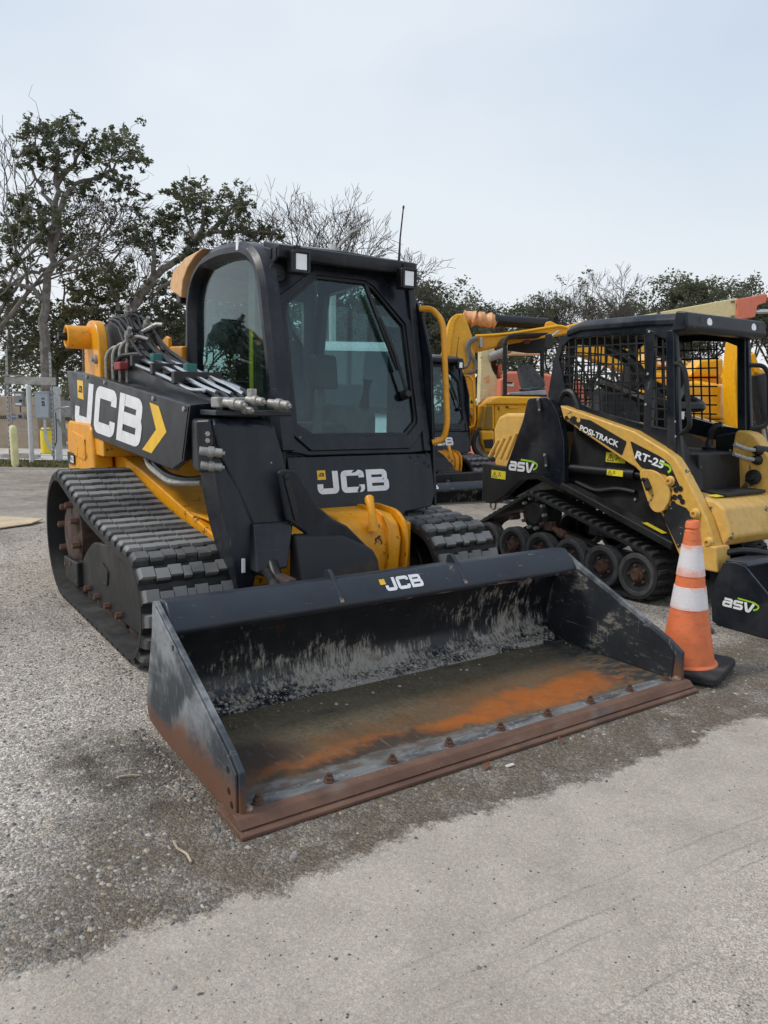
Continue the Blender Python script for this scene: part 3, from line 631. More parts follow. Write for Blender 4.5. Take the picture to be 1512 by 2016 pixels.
def make_loader(label, group):
    t = thing('track_loader', label, 'track loader', (0, 2.3, 0), group)
    # ---- tracks
    LH = .036
    path = hull_path((3.05, .395), .40-LH, (1.635, .28), .28-LH)
    path = [(y, z-(.0 if z > .2 else 0)) for y, z in path]
    pr, _ = resample(path, 150)
    lm = lug_mesh('tread_lug', .45, LH+.004, .072, .052, 7, RUBBER, .007)
    for sgn in (-1, 1):
        XO = .21 if sgn > 0 else 0; xc = sgn*.715+XO; xo = sgn*.94+XO
        tr = MB()
        S = lambda a: sgn*a+XO
        # track frame housing
        pf = [(2.66, .36), (2.50, .44), (1.95, .50), (1.74, .45), (1.62, .33), (1.60, .20), (1.66, .12), (2.80, .105), (2.80, .27)]
        tr.prism('x', fil2(pf, .06, 3), S(.87), S(.55))
        trk = tr.build('track', BLACK_MATT, t, .012)
        belt(sgn*.49+XO, xo, pr, .028, trk, RUBBERD)
        lugs(lm, path, xc, 48, trk)
        MB().prism('x', [(2.78, .27), (3.14, .25), (3.10, .11), (2.78, .12)], S(.90), S(.6)).build('axle_bracket', BLACK_MATT, trk, .01)
        MB().prism('x', fil2([(2.18, .33), (2.30, .36), (2.38, .30), (2.32, .24), (2.20, .25)], .02), S(.868), S(.878)).build('cover_plate', BLACK_MATT, trk, .003)
        MB().lathe((S(.52), 3.05, .395), (sgn, 0, 0), [(0, .33), (.06, .335), (.07, .3), (.10, .24), (.33, .22), (.35, .17), (.36, .10)], 28).build('sprocket', RUSTB, trk)
        for k in range(8):
            a = k*math.pi/4+.2; bolt((S(.86), 3.05+.19*math.cos(a), .395+.19*math.sin(a)), (sgn, 0, 0), .021, .045, RUST, trk)
        MB().lathe((S(.58), 1.635, .28), (sgn, 0, 0), [(0, .15), (.02, .215), (.20, .215), (.24, .15), (.27, .1)], 24).build('idler', BLACK_MATT, trk)
        for k in range(6):
            yy = 1.86+k*.215
            MB().lathe((S(.6), yy, .105), (sgn, 0, 0), [(0, .07), (.20, .075), (.235, .07), (.25, .04)], 16).build('roller', RUSTB, trk)
            bolt((S(.868), yy+.10, .15), (sgn, 0, 0), .018, .035, RUST, trk)
    # ---- chassis
    ch = MB()
    ch.prism('x', [(1.62, .30), (1.62, .56), (1.95, .62), (2.9, .80), (3.45, .88), (4.1, .88), (4.16, .75), (4.16, .45), (3.9, .32)], -.485, .68)
    cha = ch.build('chassis', YEL, t, .01)
    MB().prism('x', [(3.40, .70), (3.46, 1.02), (3.52, 1.06), (4.12, 1.06), (4.16, 1.0), (4.16, .69)], -.635, -.50).build('rear_side_cover', YEL, t, .02)
    MB().prism('x', fil2([(3.60, .80), (3.60, .96), (3.98, .99), (3.98, .82)], .03), -.628, -.645).build('access_panel', YEL, t, .006)
    # fleet stickers
    d = decal(rect(.20, .085), (-.6455, 4.12, .745), (0, -1, 0), (0, 0, 1), INK, t, 'maker_sticker')
    logo('JCB', (-.647, 4.03, .760), (0, -1, 0), (0, 0, 1), .05, WHITE, d, sx=.7)
    # fender deck beside the boom, with bolted plate
    MB().prism('z', [(-.47, 1.70), (-.20, 1.72), (-.06, 2.15), (-.06, 2.9), (-.47, 2.9)], .625, .64).build('deck_plate', YEL, cha, .004)
    MB().hexa([(-.485, 1.50, .30), (-.40, 1.50, .30), (-.40, 1.62, .30), (-.485, 1.62, .30)], [(-.485, 1.60, .60), (-.40, 1.60, .60), (-.40, 1.7, .60), (-.485, 1.7, .60)]).build('corner_post', YEL, cha, .006)
    # engine house and counterweight behind the cab
    MB().prism('x', [(3.22, .85), (3.22, 1.30), (3.5, 1.34), (3.72, 1.36), (4.0, 1.30), (4.22, 1.1), (4.22, .55), (4.0, .5), (4.0, .85)], -.18, .88).build('engine_cover', YEL, t, .03)
    MB().prism('x', [(3.12, 1.22), (3.12, 1.575), (3.38, 1.585), (3.40, 1.22)], -.12, .02).build('storage_box', YEL, t, .012)
    lc = MB().prism('x', [(3.82, 1.51), (3.66, 1.58), (3.42, 1.655), (3.36, 1.64), (3.37, 1.41), (3.55, 1.40), (3.80, 1.40)], -.125, -.10).build('latch_panel', YEL, t, .008)
    decal(rect(.16, .11), (-.1255, 3.62, 1.46), (0, -1, .1), (0, -.25, 1), INK, lc, 'instruction_plate')
    # ---- front frame between the tracks
    fr = MB()
    fr.prism('x', [(1.72, .30), (1.42, .30), (1.40, .52), (1.43, .60), (1.50, .645), (1.75, .66)], .10, .46)
    frf = fr.build('front_frame', YEL, t, .02)
    for xx in (.36, .47): MB().prism('x', fil2([(1.72, .28), (1.40, .28), (1.375, .50), (1.40, .61), (1.48, .665), (1.72, .68)], .05), xx, xx+.02).build('frame_rib', YEL, frf, .005)
    MB().lathe((.489, 1.50, .55), (1, 0, 0), [(0, .045), (.012, .045), (.014, .02)], 16).build('pin_boss', YEL, frf)
    MB().tube([(.27, 1.39, .575), (.27, 1.405, .655), (.275, 1.43, .70), (.285, 1.46, .735), (.295, 1.475, .72)], .022, 10, rr=[.03, .022, .022, .026, .026]).build('tie_down_hook', YEL, frf)
    # ---- cab
    cab = MB()
    O = [(-.03, .97), (-.03, 1.15), (-.06, 1.78), (-.05, 2.03), (.30, 2.04), (.62, 2.04), (.93, 2.04), (.935, 1.75), (.95, 1.12), (.955, .95), (.80, .94), (.12, .94)]
    I = [(.05, 1.10), (.052, 1.16), (.05, 1.71), (.06, 1.76), (.275, 1.935), (.60, 1.935), (.655, 1.91), (.86, 1.70), (.872, 1.14), (.865, 1.11), (.79, 1.045), (.14, 1.045)]
    cab.ring([FP(*p) for p in O], [FP(*p) for p in I], -FN*.06)
    cb = cab.build('cab', BLACK, t, .008)
    dO = [(.005, 1.07), (.008, 1.16), (.0, 1.75), (.03, 1.80), (.262, 1.962), (.61, 1.962), (.70, 1.935), (.90, 1.72), (.912, 1.14), (.905, 1.07), (.80, .965), (.13, .965)]
    MB().ring([FP(*p, .016) for p in dO], [FP(*p, .016) for p in I], -FN*.015).build('front_door_frame', BLACK, cb, .004)
    MB().solid([FP(p[0], p[1], -.012) for p in I], -FN*.005).build('windshield', GLASS, cb)
    I2 = [(.5+(p[0]-.47)*1.0-.03, p[1]) for p in I]
    ci = (.46, 1.49); Iin = [(ci[0]+(p[0]-ci[0])*.965, ci[1]+(p[1]-ci[1])*.965) for p in I]
    MB().ring([FP(*p, .003) for p in I], [FP(*p, .003) for p in Iin], -FN*.012).build('windshield_seal', GASK, cb)
    # lower front panel with its big letters
    lp = MB().loft([[FP(*p, .004) for p in [(-.02, .935), (-.01, .80), (.17, .60), (.71, .585), (.72, .60), (.92, .62), (.955, .70), (.955, .935)]],
                    [FP(*p, -.07) for p in [(-.02, .935), (-.01, .80), (.17, .60), (.71, .585), (.72, .60), (.92, .62), (.955, .70), (.955, .935)]]]).build('lower_front_panel', BLACK, t, .008)
    logo('JCB', FP(.150, .730, .004), (1, 0, 0), FU, .126, WHITE, lp, sx=1.165, gap=.09)
    decal(rect(.052, .052), FP(.155, .808, .004), (1, 0, 0), FU, DECY, lp, 'yellow_badge')
    logo('JCB', FP(.163, .826, .0055), (1, 0, 0), (0, .3, 1), .02, INK, lp, 'badge_letters', sx=.52)
    for pts in ([(.375, .838), (.40, .842), (.415, .852), (.405, .858), (.385, .850)], [(.402, .735), (.412, .752), (.425, .768), (.428, .750), (.418, .728)], [(.345, .770), (.352, .782), (.360, .776)], [(.58, .792), (.592, .796), (.588, .803)]):
        m = MB(); m.add([FP(a, b, .0075) for a, b in pts], [tuple(range(len(pts)))]); m.build('peeled_vinyl', BLACK, lp)
    for k, (bx, bz) in enumerate([(.80, .915), (.86, .92), (.92, .93), (.93, .86), (.90, .88)]): bolt(FP(bx, bz, .004), FN, .010, .006, BLACK, lp)
    # side wall frame (right-hand side of the machine)
    xs_ = -.055
    rail = [(xs_, 1.785, .97), (xs_, 1.825, 1.14), (xs_, 1.895, 1.48), (xs_, 1.975, 1.84), (xs_, 2.05, 1.985), (xs_, 2.2, 2.06), (xs_, 2.55, 2.09), (xs_, 2.83, 2.07), (xs_, 2.99, 1.99), (xs_, 3.07, 1.86), (xs_, 3.08, 1.55), (xs_, 3.07, 1.20)]
    rl = MB()
    rp = fil(rail, .16, 5); secs = []
    for i, p in enumerate(rp):
        a, b = rp[max(i-1, 0)], rp[min(i+1, len(rp)-1)]; tt = (b-a).normalized(); nn = Vector((1, 0, 0)).cross(tt)   # outward
        wd = .05 if i < len(rp)*.55 else .035
        secs.append([p+Vector((dx, 0, 0))+nn*dn for dx, dn in [(-.02, -wd*.9), (-.045, -wd*.3), (-.045, wd*.3), (-.02, wd*.9), (.05, wd), (.05, -wd)]])
    rl.loft(secs, True, True); rl.build('side_pillar_loop', BLACK, cb)
    gp = [(p.y, p.z) for p in rp]; gcy, gcz = 2.5, 1.6
    gg = [(gcy+(y-gcy)*.99, gcz+(z-gcz)*.99) for y, z in gp]
    MB().prism('x', gg, xs_+.012, xs_+.017).build('side_window', GLASS, cb)
    MB().prism('x', [(1.82, .62), (1.80, .99), (3.2, 1.21), (3.2, .8)], -.06, -.02).build('side_lower_panel', BLACK, cb, .01)
    # left wall with door opening
    xl = .90
    o_ = [(xl, 1.80, .95), (xl, 1.92, 1.5), (xl, 2.03, 2.03), (xl, 2.6, 2.08), (xl, 3.12, 2.05), (xl, 3.2, 1.6), (xl, 3.2, .8), (xl, 2.5, .8)]
    i_ = [(xl, 1.90, 1.00), (xl, 1.99, 1.5), (xl, 2.09, 1.95), (xl, 2.6, 2.0), (xl, 3.03, 1.97), (xl, 3.1, 1.6), (xl, 3.1, 1.0), (xl, 2.5, .98)]
    MB().ring(o_, i_, (.05, 0, 0)).build('door_frame', BLACK, cb, .008)
    MB().solid(i_, (.005, 0, 0)).build('door_glass', GLASS2, cb)
    # rear wall with window
    o_ = [(-.06, 3.18, .8), (-.06, 3.18, 1.5), (-.06, 3.14, 2.05), (.9, 3.14, 2.05), (.9, 3.18, 1.5), (.9, 3.18, .8)]
    i_ = [(.05, 3.18, 1.36), (.05, 3.18, 1.5), (.08, 3.15, 1.93), (.80, 3.15, 1.93), (.82, 3.18, 1.5), (.82, 3.18, 1.36)]
    MB().ring(o_, i_, (0, .04, 0)).build('rear_wall', TRIM, cb, .005)
    for xx in (.42, .60): MB().box((xx, 3.14, 1.36), (xx+.025, 3.17, 1.95)).build('rear_window_bar', GASK, cb)
    MB().solid(i_, (0, .004, 0)).build('rear_window', GLASS2, cb)
    MB().box((-.04, 1.83, .80), (.9, 3.18, .84)).build('cab_floor', TRIM, cb)
    # roof
    rf = MB()
    rf.loft([[(-.02, y, z), (.05, y, z+.03), (.45, y, z+.04), (.85, y, z+.03), (.92, y, z), (.92, y, z-.05), (-.02, y, z-.05)] for y, z in [(2.0, 2.04), (2.15, 2.075), (2.6, 2.10), (3.0, 2.09), (3.18, 2.04)]], True, True)
    rfo = rf.build('roof', BLACK, t, .006)
    MB().prism('x', [(1.93, 2.055), (2.12, 2.10), (2.12, 2.055), (2.0, 2.02), (1.94, 1.985), (1.93, 2.0)], -.005, .90).build('visor', BLACK, rfo, .006)
    MB().prism('x', [(2.05, 2.03), (2.04, 1.93), (1.955, 1.985), (1.95, 2.045)], -.012, .004).build('visor_cheek', BLACK, rfo, .004)
    MB().prism('x', [(2.05, 2.03), (2.04, 1.93), (1.955, 1.985), (1.95, 2.045)], .905, .92).build('visor_cheek', BLACK, rfo, .004)
    MB().box((-.101, 2.24, 2.06), (-.095, 2.27, 2.13)).build('roof_sticker', WHITE, rfo)
    MB().prism('x', [(2.74, 2.14), (3.05, 2.125), (3.29, 2.065), (3.345, 2.0), (3.345, 1.955), (3.14, 1.885), (3.10, 1.99), (3.01, 2.06), (2.88, 2.11)], -.112, .55).build('rear_roof_cowl', PEACH, rfo, .008)
    MB().box((-.10, 3.19, 1.855), (.0, 3.27, 1.935)).build('rear_lamp', GASK, rfo, .01)
    MB().box((0, 2.1, 2.045), (.88, 3.13, 2.05)).build('headliner', BROWN, rfo)
    def work_light(x, z):
        wl = MB().box((x-.052, 1.885, z-.060), (x+.052, 1.955, z+.060)).build('work_light', GASK, t, .012)
        MB().box((x-.034, 1.880, z-.042), (x+.034, 1.8845, z+.042)).build('lens', LAMP, wl, .01); MB().ring([(x-.05, 1.884, z-.058), (x+.05, 1.884, z-.058), (x+.05, 1.884, z+.058), (x-.05, 1.884, z+.058)], [(x-.037, 1.884, z-.045), (x+.037, 1.884, z-.045), (x+.037, 1.884, z+.045), (x-.037, 1.884, z+.045)], (0, -.014, 0)).build('bezel', GASK, wl, .003)
        MB().box((x-.015, 1.92, z+.055), (x+.015, 1.95, z+.09)).build('bracket', BLACK_MATT, wl)
    work_light(.105, 1.970); work_light(.815, 1.955)
    hn = MB().lathe((.005, 2.02, 1.905), FN, [(0, .05), (.05, .05), (.055, .047), (.056, .036), (.052, .034), (.052, .02), (.058, .018), (.06, .0)], 24).build('horn', BLACK_MATT, t)
    an = MB().tube([(.815, 1.99, 2.07), (.82, 1.99, 2.2), (.835, 1.985, 2.37)], .006, 6, rr=[.008, .005, .004]).build('antenna', GASK, t)
    MB().lathe((.835, 1.985, 2.365), (.1, 0, 1), [(0, .005), (.012, .007), (.02, .004)], 8).build('antenna_tip', GASK, an)
    # wiper
    wp = MB(); wp.tube([FP(.80, 1.29, .03), FP(.745, 1.50, .035), FP(.665, 1.72, .03)], .009, 6); wpo = wp.build('wiper', GASK, t)
    MB().hexa([FP(.58, 1.90, .012), FP(.60, 1.905, .012), FP(.60, 1.905, .03), FP(.58, 1.90, .03)], [FP(.75, 1.42, .012), FP(.775, 1.425, .012), FP(.775, 1.425, .03), FP(.75, 1.42, .03)]).build('wiper_blade', GASK, wpo)
    MB().lathe(FP(.80, 1.28, .0), FN, [(0, .03), (.03, .03), (.05, .02)], 12).build('wiper_pivot', GASK, wpo)
    # grab rails
    MB().tube([(.955, 1.96, 1.80), (1.0, 1.90, 1.80), (1.01, 1.80, 1.72), (1.02, 1.74, 1.12), (1.01, 1.76, 1.02), (.955, 1.80, 1.00)], .018, 10, .06).build('grab_rail', YEL, t)
    MB().tube([(.955, 2.25, 1.62), (1.03, 2.22, 1.62), (1.04, 2.10, 1.15), (.955, 2.12, 1.12)], .016, 10, .06).build('grab_rail', YEL, t)
    MB().box((1.02, 1.93, 1.03), (1.06, 1.935, 1.16)).build('red_tag', REDP, t)
    MB().prism('x', [(1.76, .62), (1.84, 1.5), (1.95, 1.78), (2.05, 1.9), (2.3, 1.9), (2.3, .62)], .955, .975).build('door_edge', BLACK, cb, .006)
    # interior
    st = MB(); st.loft([[(x, 2.78+.5*(z-1.0)*.25+.02, z) for x in ()] or [(.28-w1, 2.72+.2*(z-1.1), z), (.62+w1, 2.72+.2*(z-1.1), z), (.62+w1, 2.86+.2*(z-1.1), z), (.28-w1, 2.86+.2*(z-1.1), z)] for z, w1 in [(1.02, 0), (1.15, .03), (1.45, .03), (1.6, -.01), (1.64, -.05)]])
    s_ = st.build('seat', SEATM, t, .03)
    MB().box((.25, 2.28, .98), (.65, 2.80, 1.10)).build('cushion', SEATM, s_, .03)
    MB().box((.34, 2.84, 1.62), (.56, 2.93, 1.78)).build('headrest', SEATM, s_, .03)
    MB().box((.28, 2.35, .84), (.62, 2.75, .98)).build('pedestal', GASK, s_)
    for xx, nm in ((.13, 'armrest_console'), (.68, 'armrest_console')):
        c_ = MB().prism('x', [(2.15, .84), (2.15, 1.16), (2.28, 1.22), (2.75, 1.22), (2.75, .84)], xx, xx+.10).build(nm, TRIM, t, .02)
        MB().tube([(xx+.05, 2.22, 1.2), (xx+.05, 2.20, 1.30), (xx+.045, 2.17, 1.38)], .02, 8, rr=[.035, .018, .03]).build('joystick', GASK, c_)
    mo = MB().prism('x', [(2.0, 1.30), (2.12, 1.33), (2.15, 1.50), (2.03, 1.50)], .27, .42).build('monitor', GASK, t, .02)
    MB().tube([(.34, 2.1, .84), (.34, 2.12, 1.1), (.345, 2.1, 1.32)], .03, 8).build('monitor_stalk', TRIM, mo)
    MB().tube([(.55, 2.95, 1.98), (.55, 2.9, 1.72), (.60, 2.8, 1.60), (.60, 2.78, 1.40), (.55, 2.8, 1.36)], .016, 8, .05).build('lap_bar', GASK, t)
    lab = MB().box((.03, 2.34, 1.26), (.035, 2.385, 1.64)).build('yellow_rule_label', LEMON, t)
    MB().box((.04, 2.33, 1.0), (.09, 2.42, 2.0)).build('inner_pillar', BROWN, cb)
    # ---- boom
    bo = MB().prism('x', [(3.62, 1.58), (3.55, 1.70), (3.40, 1.735), (3.22, 1.68), (2.98, 1.46), (2.6, 1.38), (1.62, 1.235), (1.52, 1.20), (1.52, 1.02), (1.70, .93), (2.4, .98), (3.3, 1.22), (3.60, 1.45)], -.50, -.31)
    bm_ = bo.build('boom', BLACK, t, .012)
    for xx in (-.47, -.345): MB().prism('x', fil2([(3.56, 1.48), (3.57, 1.66), (3.46, 1.755), (3.32, 1.72), (3.05, 1.45), (3.2, 1.4)], .04), xx, xx+.03).build('boom_cheek', BLACK, bm_, .006)
    # yellow pivot tower
    tw = MB().prism('x', fil2([(3.24, 1.0), (3.28, 1.62), (3.36, 1.72), (3.52, 1.735), (3.64, 1.68), (3.66, 1.5), (3.66, 1.0)], .06), -.61, -.545).build('pivot_tower', YEL, t, .012)
    MB().lathe((-.60, 3.52, 1.62), (-1, 0, 0), [(0, .075), (.15, .075), (.155, .065), (.15, .055), (.12, .05)], 20).build('pivot_boss', YEL, tw)
    MB().lathe((-.72, 3.52, 1.62), (-1, 0, 0), [(0, .028), (.08, .028), (.083, .0)], 6).build('pivot_pin', GASK, tw)
    MB().lathe((-.61, 3.33, 1.475), (-1, 0, 0), [(0, .03), (.015, .03), (.02, .018), (.035, .016)], 12).build('grease_bolt', STEEL, tw)
    MB().prism('x', [(3.24, .85), (3.24, 1.02), (3.66, 1.02), (3.8, .85)], -.61, -.2).build('tower_foot', YEL, tw, .01)
    # side panel with letters
    pp = [(4.16, 1.42), (3.58, 1.39), (1.61, 1.21), (1.72, .94), (1.89, .88), (4.04, 1.00)]
    pn = MB().prism('x', pp, XB, XB+.035).build('boom_side_panel', BLACK, t, .01)
    MB().hexa([(XB, 1.61, 1.21), (XB+.13, 1.61, 1.225), (XB+.13, 1.74, .96), (XB, 1.72, .94)], [(XB, 1.64, 1.21), (XB+.13, 1.64, 1.225), (XB+.13, 1.78, .96), (XB, 1.75, .94)]).build('panel_return', BLACK, pn, .004)
    MB().hexa([(XB+.005, 4.1, 1.39), (XB+.14, 4.1, 1.40), (XB+.14, 1.66, 1.20), (XB+.005, 1.66, 1.19)], [(XB+.005, 4.1, 1.41), (XB+.14, 4.1, 1.42), (XB+.14, 1.66, 1.22), (XB+.005, 1.66, 1.205)]).build('panel_top_flange', BLACK, pn)
    uu = Vector((0, -1, -.085)).normalized()
    gy = lambda y: 1.03-(3.95-y)*.022
    # letters follow the taper of the panel: tall at the rear, lower at the front
    def panel_letter(ch, y0, y1, zb0, zb1, zt0, zt1):
        pa, adv, wd = GLY[ch]; m = MB()
        for k_, pth in enumerate(pa):
            V, F = strokes([pth], wd); vs_ = []
            for p in V:
                a = p.x/(adv if adv > 1 else 1.0); y = y0+(y1-y0)*a; zb = zb0+(zb1-zb0)*a; zt = zt0+(zt1-zt0)*a
                vs_.append((XB-.0015-.0007*k_, y-.125*(p.y-.0), zb+(zt-zb)*p.y))
            m.add(vs_, F)
        return m.build('lettering', WHITE, pn)
    panel_letter('J', 3.97, 3.47, 1.035, 1.012, 1.345, 1.312)
    panel_letter('C', 3.435, 2.945, 1.010, .985, 1.310, 1.268)
    panel_letter('B', 2.885, 2.415, .983, .958, 1.266, 1.222)
    decal([(0, 0), (.17, -.012), (.17, .115), (0, .125)], (XB, 3.84, 1.225), (0, -1, 0), (0, 0, 1), DECY, pn, 'yellow_badge')
    logo('JCB', (XB-.002, 3.80, 1.265), (0, -1, -.05), (0, 0, 1), .045, INK, pn, 'badge_letters', sx=.7)
    m = MB(); m.add([(XB-.0015, y, z) for y, z in [(2.22, 1.215), (2.07, 1.197), (1.955, 1.07), (2.12, 1.075)]]+[(XB-.0015, y, z) for y, z in [(2.12, 1.0751), (1.955, 1.0701), (2.21, .945), (2.37, .955)]], [(0, 1, 2, 3), (4, 5, 6, 7)]); m.build('chevron', DECY, pn)
    for y_, z_ in [(3.55, 1.365), (3.1, 1.325), (2.15, 1.235), (1.69, 1.19)]: bolt((XB, y_, z_), (-1, 0, 0), .014, .01, STEEL, pn)
    # hydraulic tubes along the boom
    def pipe(pts, r=.011, mat=CHROME, nm='hydraulic_tube', f=.05): MB().tube(pts, r, 8, f).build(nm, mat, bm_)
    zt = lambda y: 1.235+(y-1.62)*.148
    for k, (x_, y0_, y1_, dz) in enumerate([(-.54, 2.75, 1.72, .03), (-.50, 2.80, 1.66, .055), (-.44, 2.95, 1.62, .06), (-.38, 3.05, 1.62, .07), (-.33, 3.1, 1.7, .06)]):
        pipe([(x_, y0_, zt(y0_)+dz), (x_, (y0_+y1_)/2, zt((y0_+y1_)/2)+dz+.008*math.sin(k)), (x_+.01, y1_+.12, zt(y1_)+dz), (x_+.03, y1_, zt(y1_)+.03)])
    for k in range(4):
        x_ = -.585+k*.028; y_ = 3.20-k*.055
        pipe([(x_, y_, 1.28), (x_, y_, 1.50+.02*k), (x_+.04, y_-.05, 1.555+.02*k), (x_+.1, y_-.12, 1.53+.02*k)], .011, STEEL, 'bent_tube', .04)
    pipe([(-.45, 3.12, 1.60), (-.40, 3.05, 1.64), (-.33, 2.98, 1.69), (-.30, 2.94, 1.685)], .014, STEEL, 'bent_tube', .03)
    for k, (x_, dz) in enumerate([(-.46, .02), (-.42, .05), (-.38, .03), (-.34, .06)]):
        pipe([(x_, 3.5, 1.75), (x_, 3.3, 1.74+dz*.6), (x_+.01, 3.1, 1.62+dz), (x_+.02, 2.85, 1.48+dz), (x_+.02, 2.3, 1.35+dz*.6), (x_+.0, 1.75, 1.26+dz*.5), (x_-.03, 1.56, 1.235)], .0125, HOSE, 'hose', .12)
    pipe([(-.36, 2.5, 1.41), (-.33, 2.1, 1.35), (-.30, 1.8, 1.30), (-.31, 1.55, 1.235)], .016, HOSE, 'hose', .1)
    pipe([(-.56, 3.1, 1.41), (-.54, 3.05, 1.49), (-.46, 2.9, 1.50), (-.40, 2.7, 1.46)], .015, HOSE, 'hose', .05)
    for k in range(7):
        x_ = -.49+.028*k; rz_ = random.Random(300+k); y_a = 3.45-.05*(k % 3); y_b = rz_.uniform(1.9, 2.7)
        pipe([(x_, y_a, 1.74), (x_+rz_.uniform(-.03, .03), 3.22, 1.74+rz_.uniform(-.02, .05)), (x_+rz_.uniform(-.03, .03), 3.0, 1.56+rz_.uniform(-.02, .06)), (x_, 2.75, 1.45+rz_.uniform(0, .05)), (x_+.02, y_b, zt(y_b)+.04)], .0085, HOSE, 'thin_hose', .08)
        MB().lathe((x_, y_b, zt(y_b)+.04), (.05, -1, -.12), [(0, .011), (.02, .011), (.021, .016), (.04, .016), (.041, .009), (.07, .009)], 8).build('hose_end', STEEL, bm_)
    for k, (y_, z_) in enumerate([(3.3, 1.79), (3.05, 1.66), (2.85, 1.53)]): MB().box((-.49, y_, z_-.02), (-.32, y_+.025, z_)).build('hose_strap', GASK, bm_, .004)
    for y_ in (2.72, 2.35, 2.0): MB().box((-.56, y_, zt(y_)+.02), (-.30, y_+.05, zt(y_)+.085)).build('tube_clamp', GASK, bm_, .006)
    for y_, x_ in ((2.62, -.47), (2.15, -.44)): MB().box((x_, y_, zt(y_)+.05), (x_+.06, y_+.06, zt(y_)+.11)).build('teal_clamp', plain('teal_plastic', (.03, .16, .14), .5), bm_, .005)
    MB().box((-.58, 2.92, 1.40), (-.52, 3.05, 1.45)).build('red_connector', plain('dull_red_connector', (.28, .04, .04), .6), bm_, .01)
    for p, d_ in (((-.42, 3.25, 1.74), (-.2, -.5, .8)), ((-.36, 3.1, 1.66), (0, -.6, .7)), ((-.5, 3.02, 1.58), (0, -.4, .5))):
        MB().lathe(p, d_, [(0, .02), (.03, .02), (.032, .026), (.06, .026), (.062, .016), (.10, .014)], 8).build('hose_fitting', STEEL, bm_)
    # quick couplings over the knee
    def coupling(p, d_, s, nm='coupling'): 
        c_ = MB().lathe(p, d_, [(0, .026*s), (.05*s, .026*s), (.052*s, .034*s), (.085*s, .034*s), (.087*s, .027*s), (.13*s, .027*s), (.135*s, .022*s), (.136*s, .014*s), (.15*s, .012*s)], 12).build(nm, STEEL, t)
    MB().box((-.55, 1.45, 1.20), (-.40, 1.54, 1.25)).build('coupling_block', STEEL, t, .008)
    coupling((-.52, 1.44, 1.225), (.5, -1, -.1), .8); coupling((-.42, 1.42, 1.24), (.5, -1, -.1), .7); coupling((-.46, 1.43, 1.20), (.5, -1, -.15), .6); coupling((-.31, 1.42, 1.225), (.6, -1, -.1), .8)
    MB().box((-.40, 1.42, 1.255), (-.37, 1.47, 1.29)).build('coupling_tab', STEEL, t, .004)
    MB().box((-.58, 1.40, 1.165), (-.2, 1.6, 1.19)).build('knee_cover', BLACK, t, .006)
    # ---- knee block with two couplings
    kb = MB().hexa([(-.645, 1.46, .905), (-.555, 1.38, .915), (-.45, 1.60, .92), (-.60, 1.66, .91)], [(-.645, 1.48, 1.145), (-.60, 1.42, 1.15), (-.45, 1.60, 1.15), (-.60, 1.66, 1.15)]).build('manifold_block', BLACK, t, .015)
    coupling((-.66, 1.40, 1.012), (1, -.45, -.12), .75); coupling((-.655, 1.40, .948), (1, -.45, -.12), .7)
    for z_ in (1.085, 1.055): bolt((-.61, 1.425, z_), (-.3, -1, 0), .012, .01, STEEL, kb)
    # ---- drop arm
    da = MB().loft([[(-.58, 1.44, 1.155), (-.31, 1.42, 1.145), (-.25, 1.72, 1.18), (-.5, 1.72, 1.18)],
                    [(-.595, 1.40, 1.13), (-.30, 1.37, 1.115), (-.24, 1.72, 1.05), (-.53, 1.72, 1.05)],
                    [(-.575, 1.385, .99), (-.265, 1.35, .97), (-.2, 1.68, .92), (-.53, 1.70, .92)],
                    [(-.50, 1.36, .83), (-.235, 1.33, .82), (-.16, 1.60, .78), (-.45, 1.62, .78)],
                    [(-.43, 1.33, .645), (-.195, 1.30, .665), (-.14, 1.52, .62), (-.40, 1.54, .60)]], True, False).build('drop_arm', BLACK, t, .018)
    MB().lathe((-.595, 1.45, 1.05), (-.9, -.35, 0), [(0, .045), (.02, .045), (.022, .03), (.024, .012)], 18).build('pivot_cap', BLACK_MATT, da)
    sp = MB().loft([[(-.60, 1.41, 1.02), (-.54, 1.395, 1.0), (-.54, 1.58, 1.0), (-.60, 1.58, 1.02)], [(-.585, 1.375, .83), (-.46, 1.36, .83), (-.46, 1.58, .83), (-.585, 1.58, .83)], [(-.555, 1.35, .645), (-.38, 1.335, .645), (-.38, 1.56, .645), (-.555, 1.56, .645)], [(-.535, 1.335, .52), (-.41, 1.325, .52), (-.41, 1.52, .52), (-.535, 1.52, .52)], [(-.515, 1.33, .38), (-.44, 1.32, .37), (-.44, 1.47, .35), (-.515, 1.47, .36)], [(-.50, 1.36, .29), (-.46, 1.35, .29), (-.46, 1.44, .29), (-.50, 1.44, .29)]], True, False).build('arm_side_plate', BLACK, t, .006)
    MB().box((-.497, 1.3155, .455), (-.482, 1.3245, .52)).build('paper_label', WHITE, sp)
    # cross arm plate to the hitch
    pl = [(-.345, .915), (-.325, .93), (-.255, .925), (-.235, .905), (-.13, .745), (-.05, .68), (.03, .64), (.10, .575), (.18, .50), (.18, .44), (-.17, .44), (-.20, .62), (-.30, .69)]
    ca = MB().prism('y', pl, 1.255, 1.285).build('cross_arm_plate', BLACK, t, .012)
    MB().prism('y', fil2([(-.315, .88), (-.29, .895), (-.235, .70), (-.26, .685)], .012), 1.2545, 1.247).build('slot', GASK, ca)
    MB().lathe((-.302, 1.255, .895), (0, -1, 0), [(0, .016), (.01, .016), (.012, .008)], 12).build('slot_bolt', BLACK_MATT, ca)
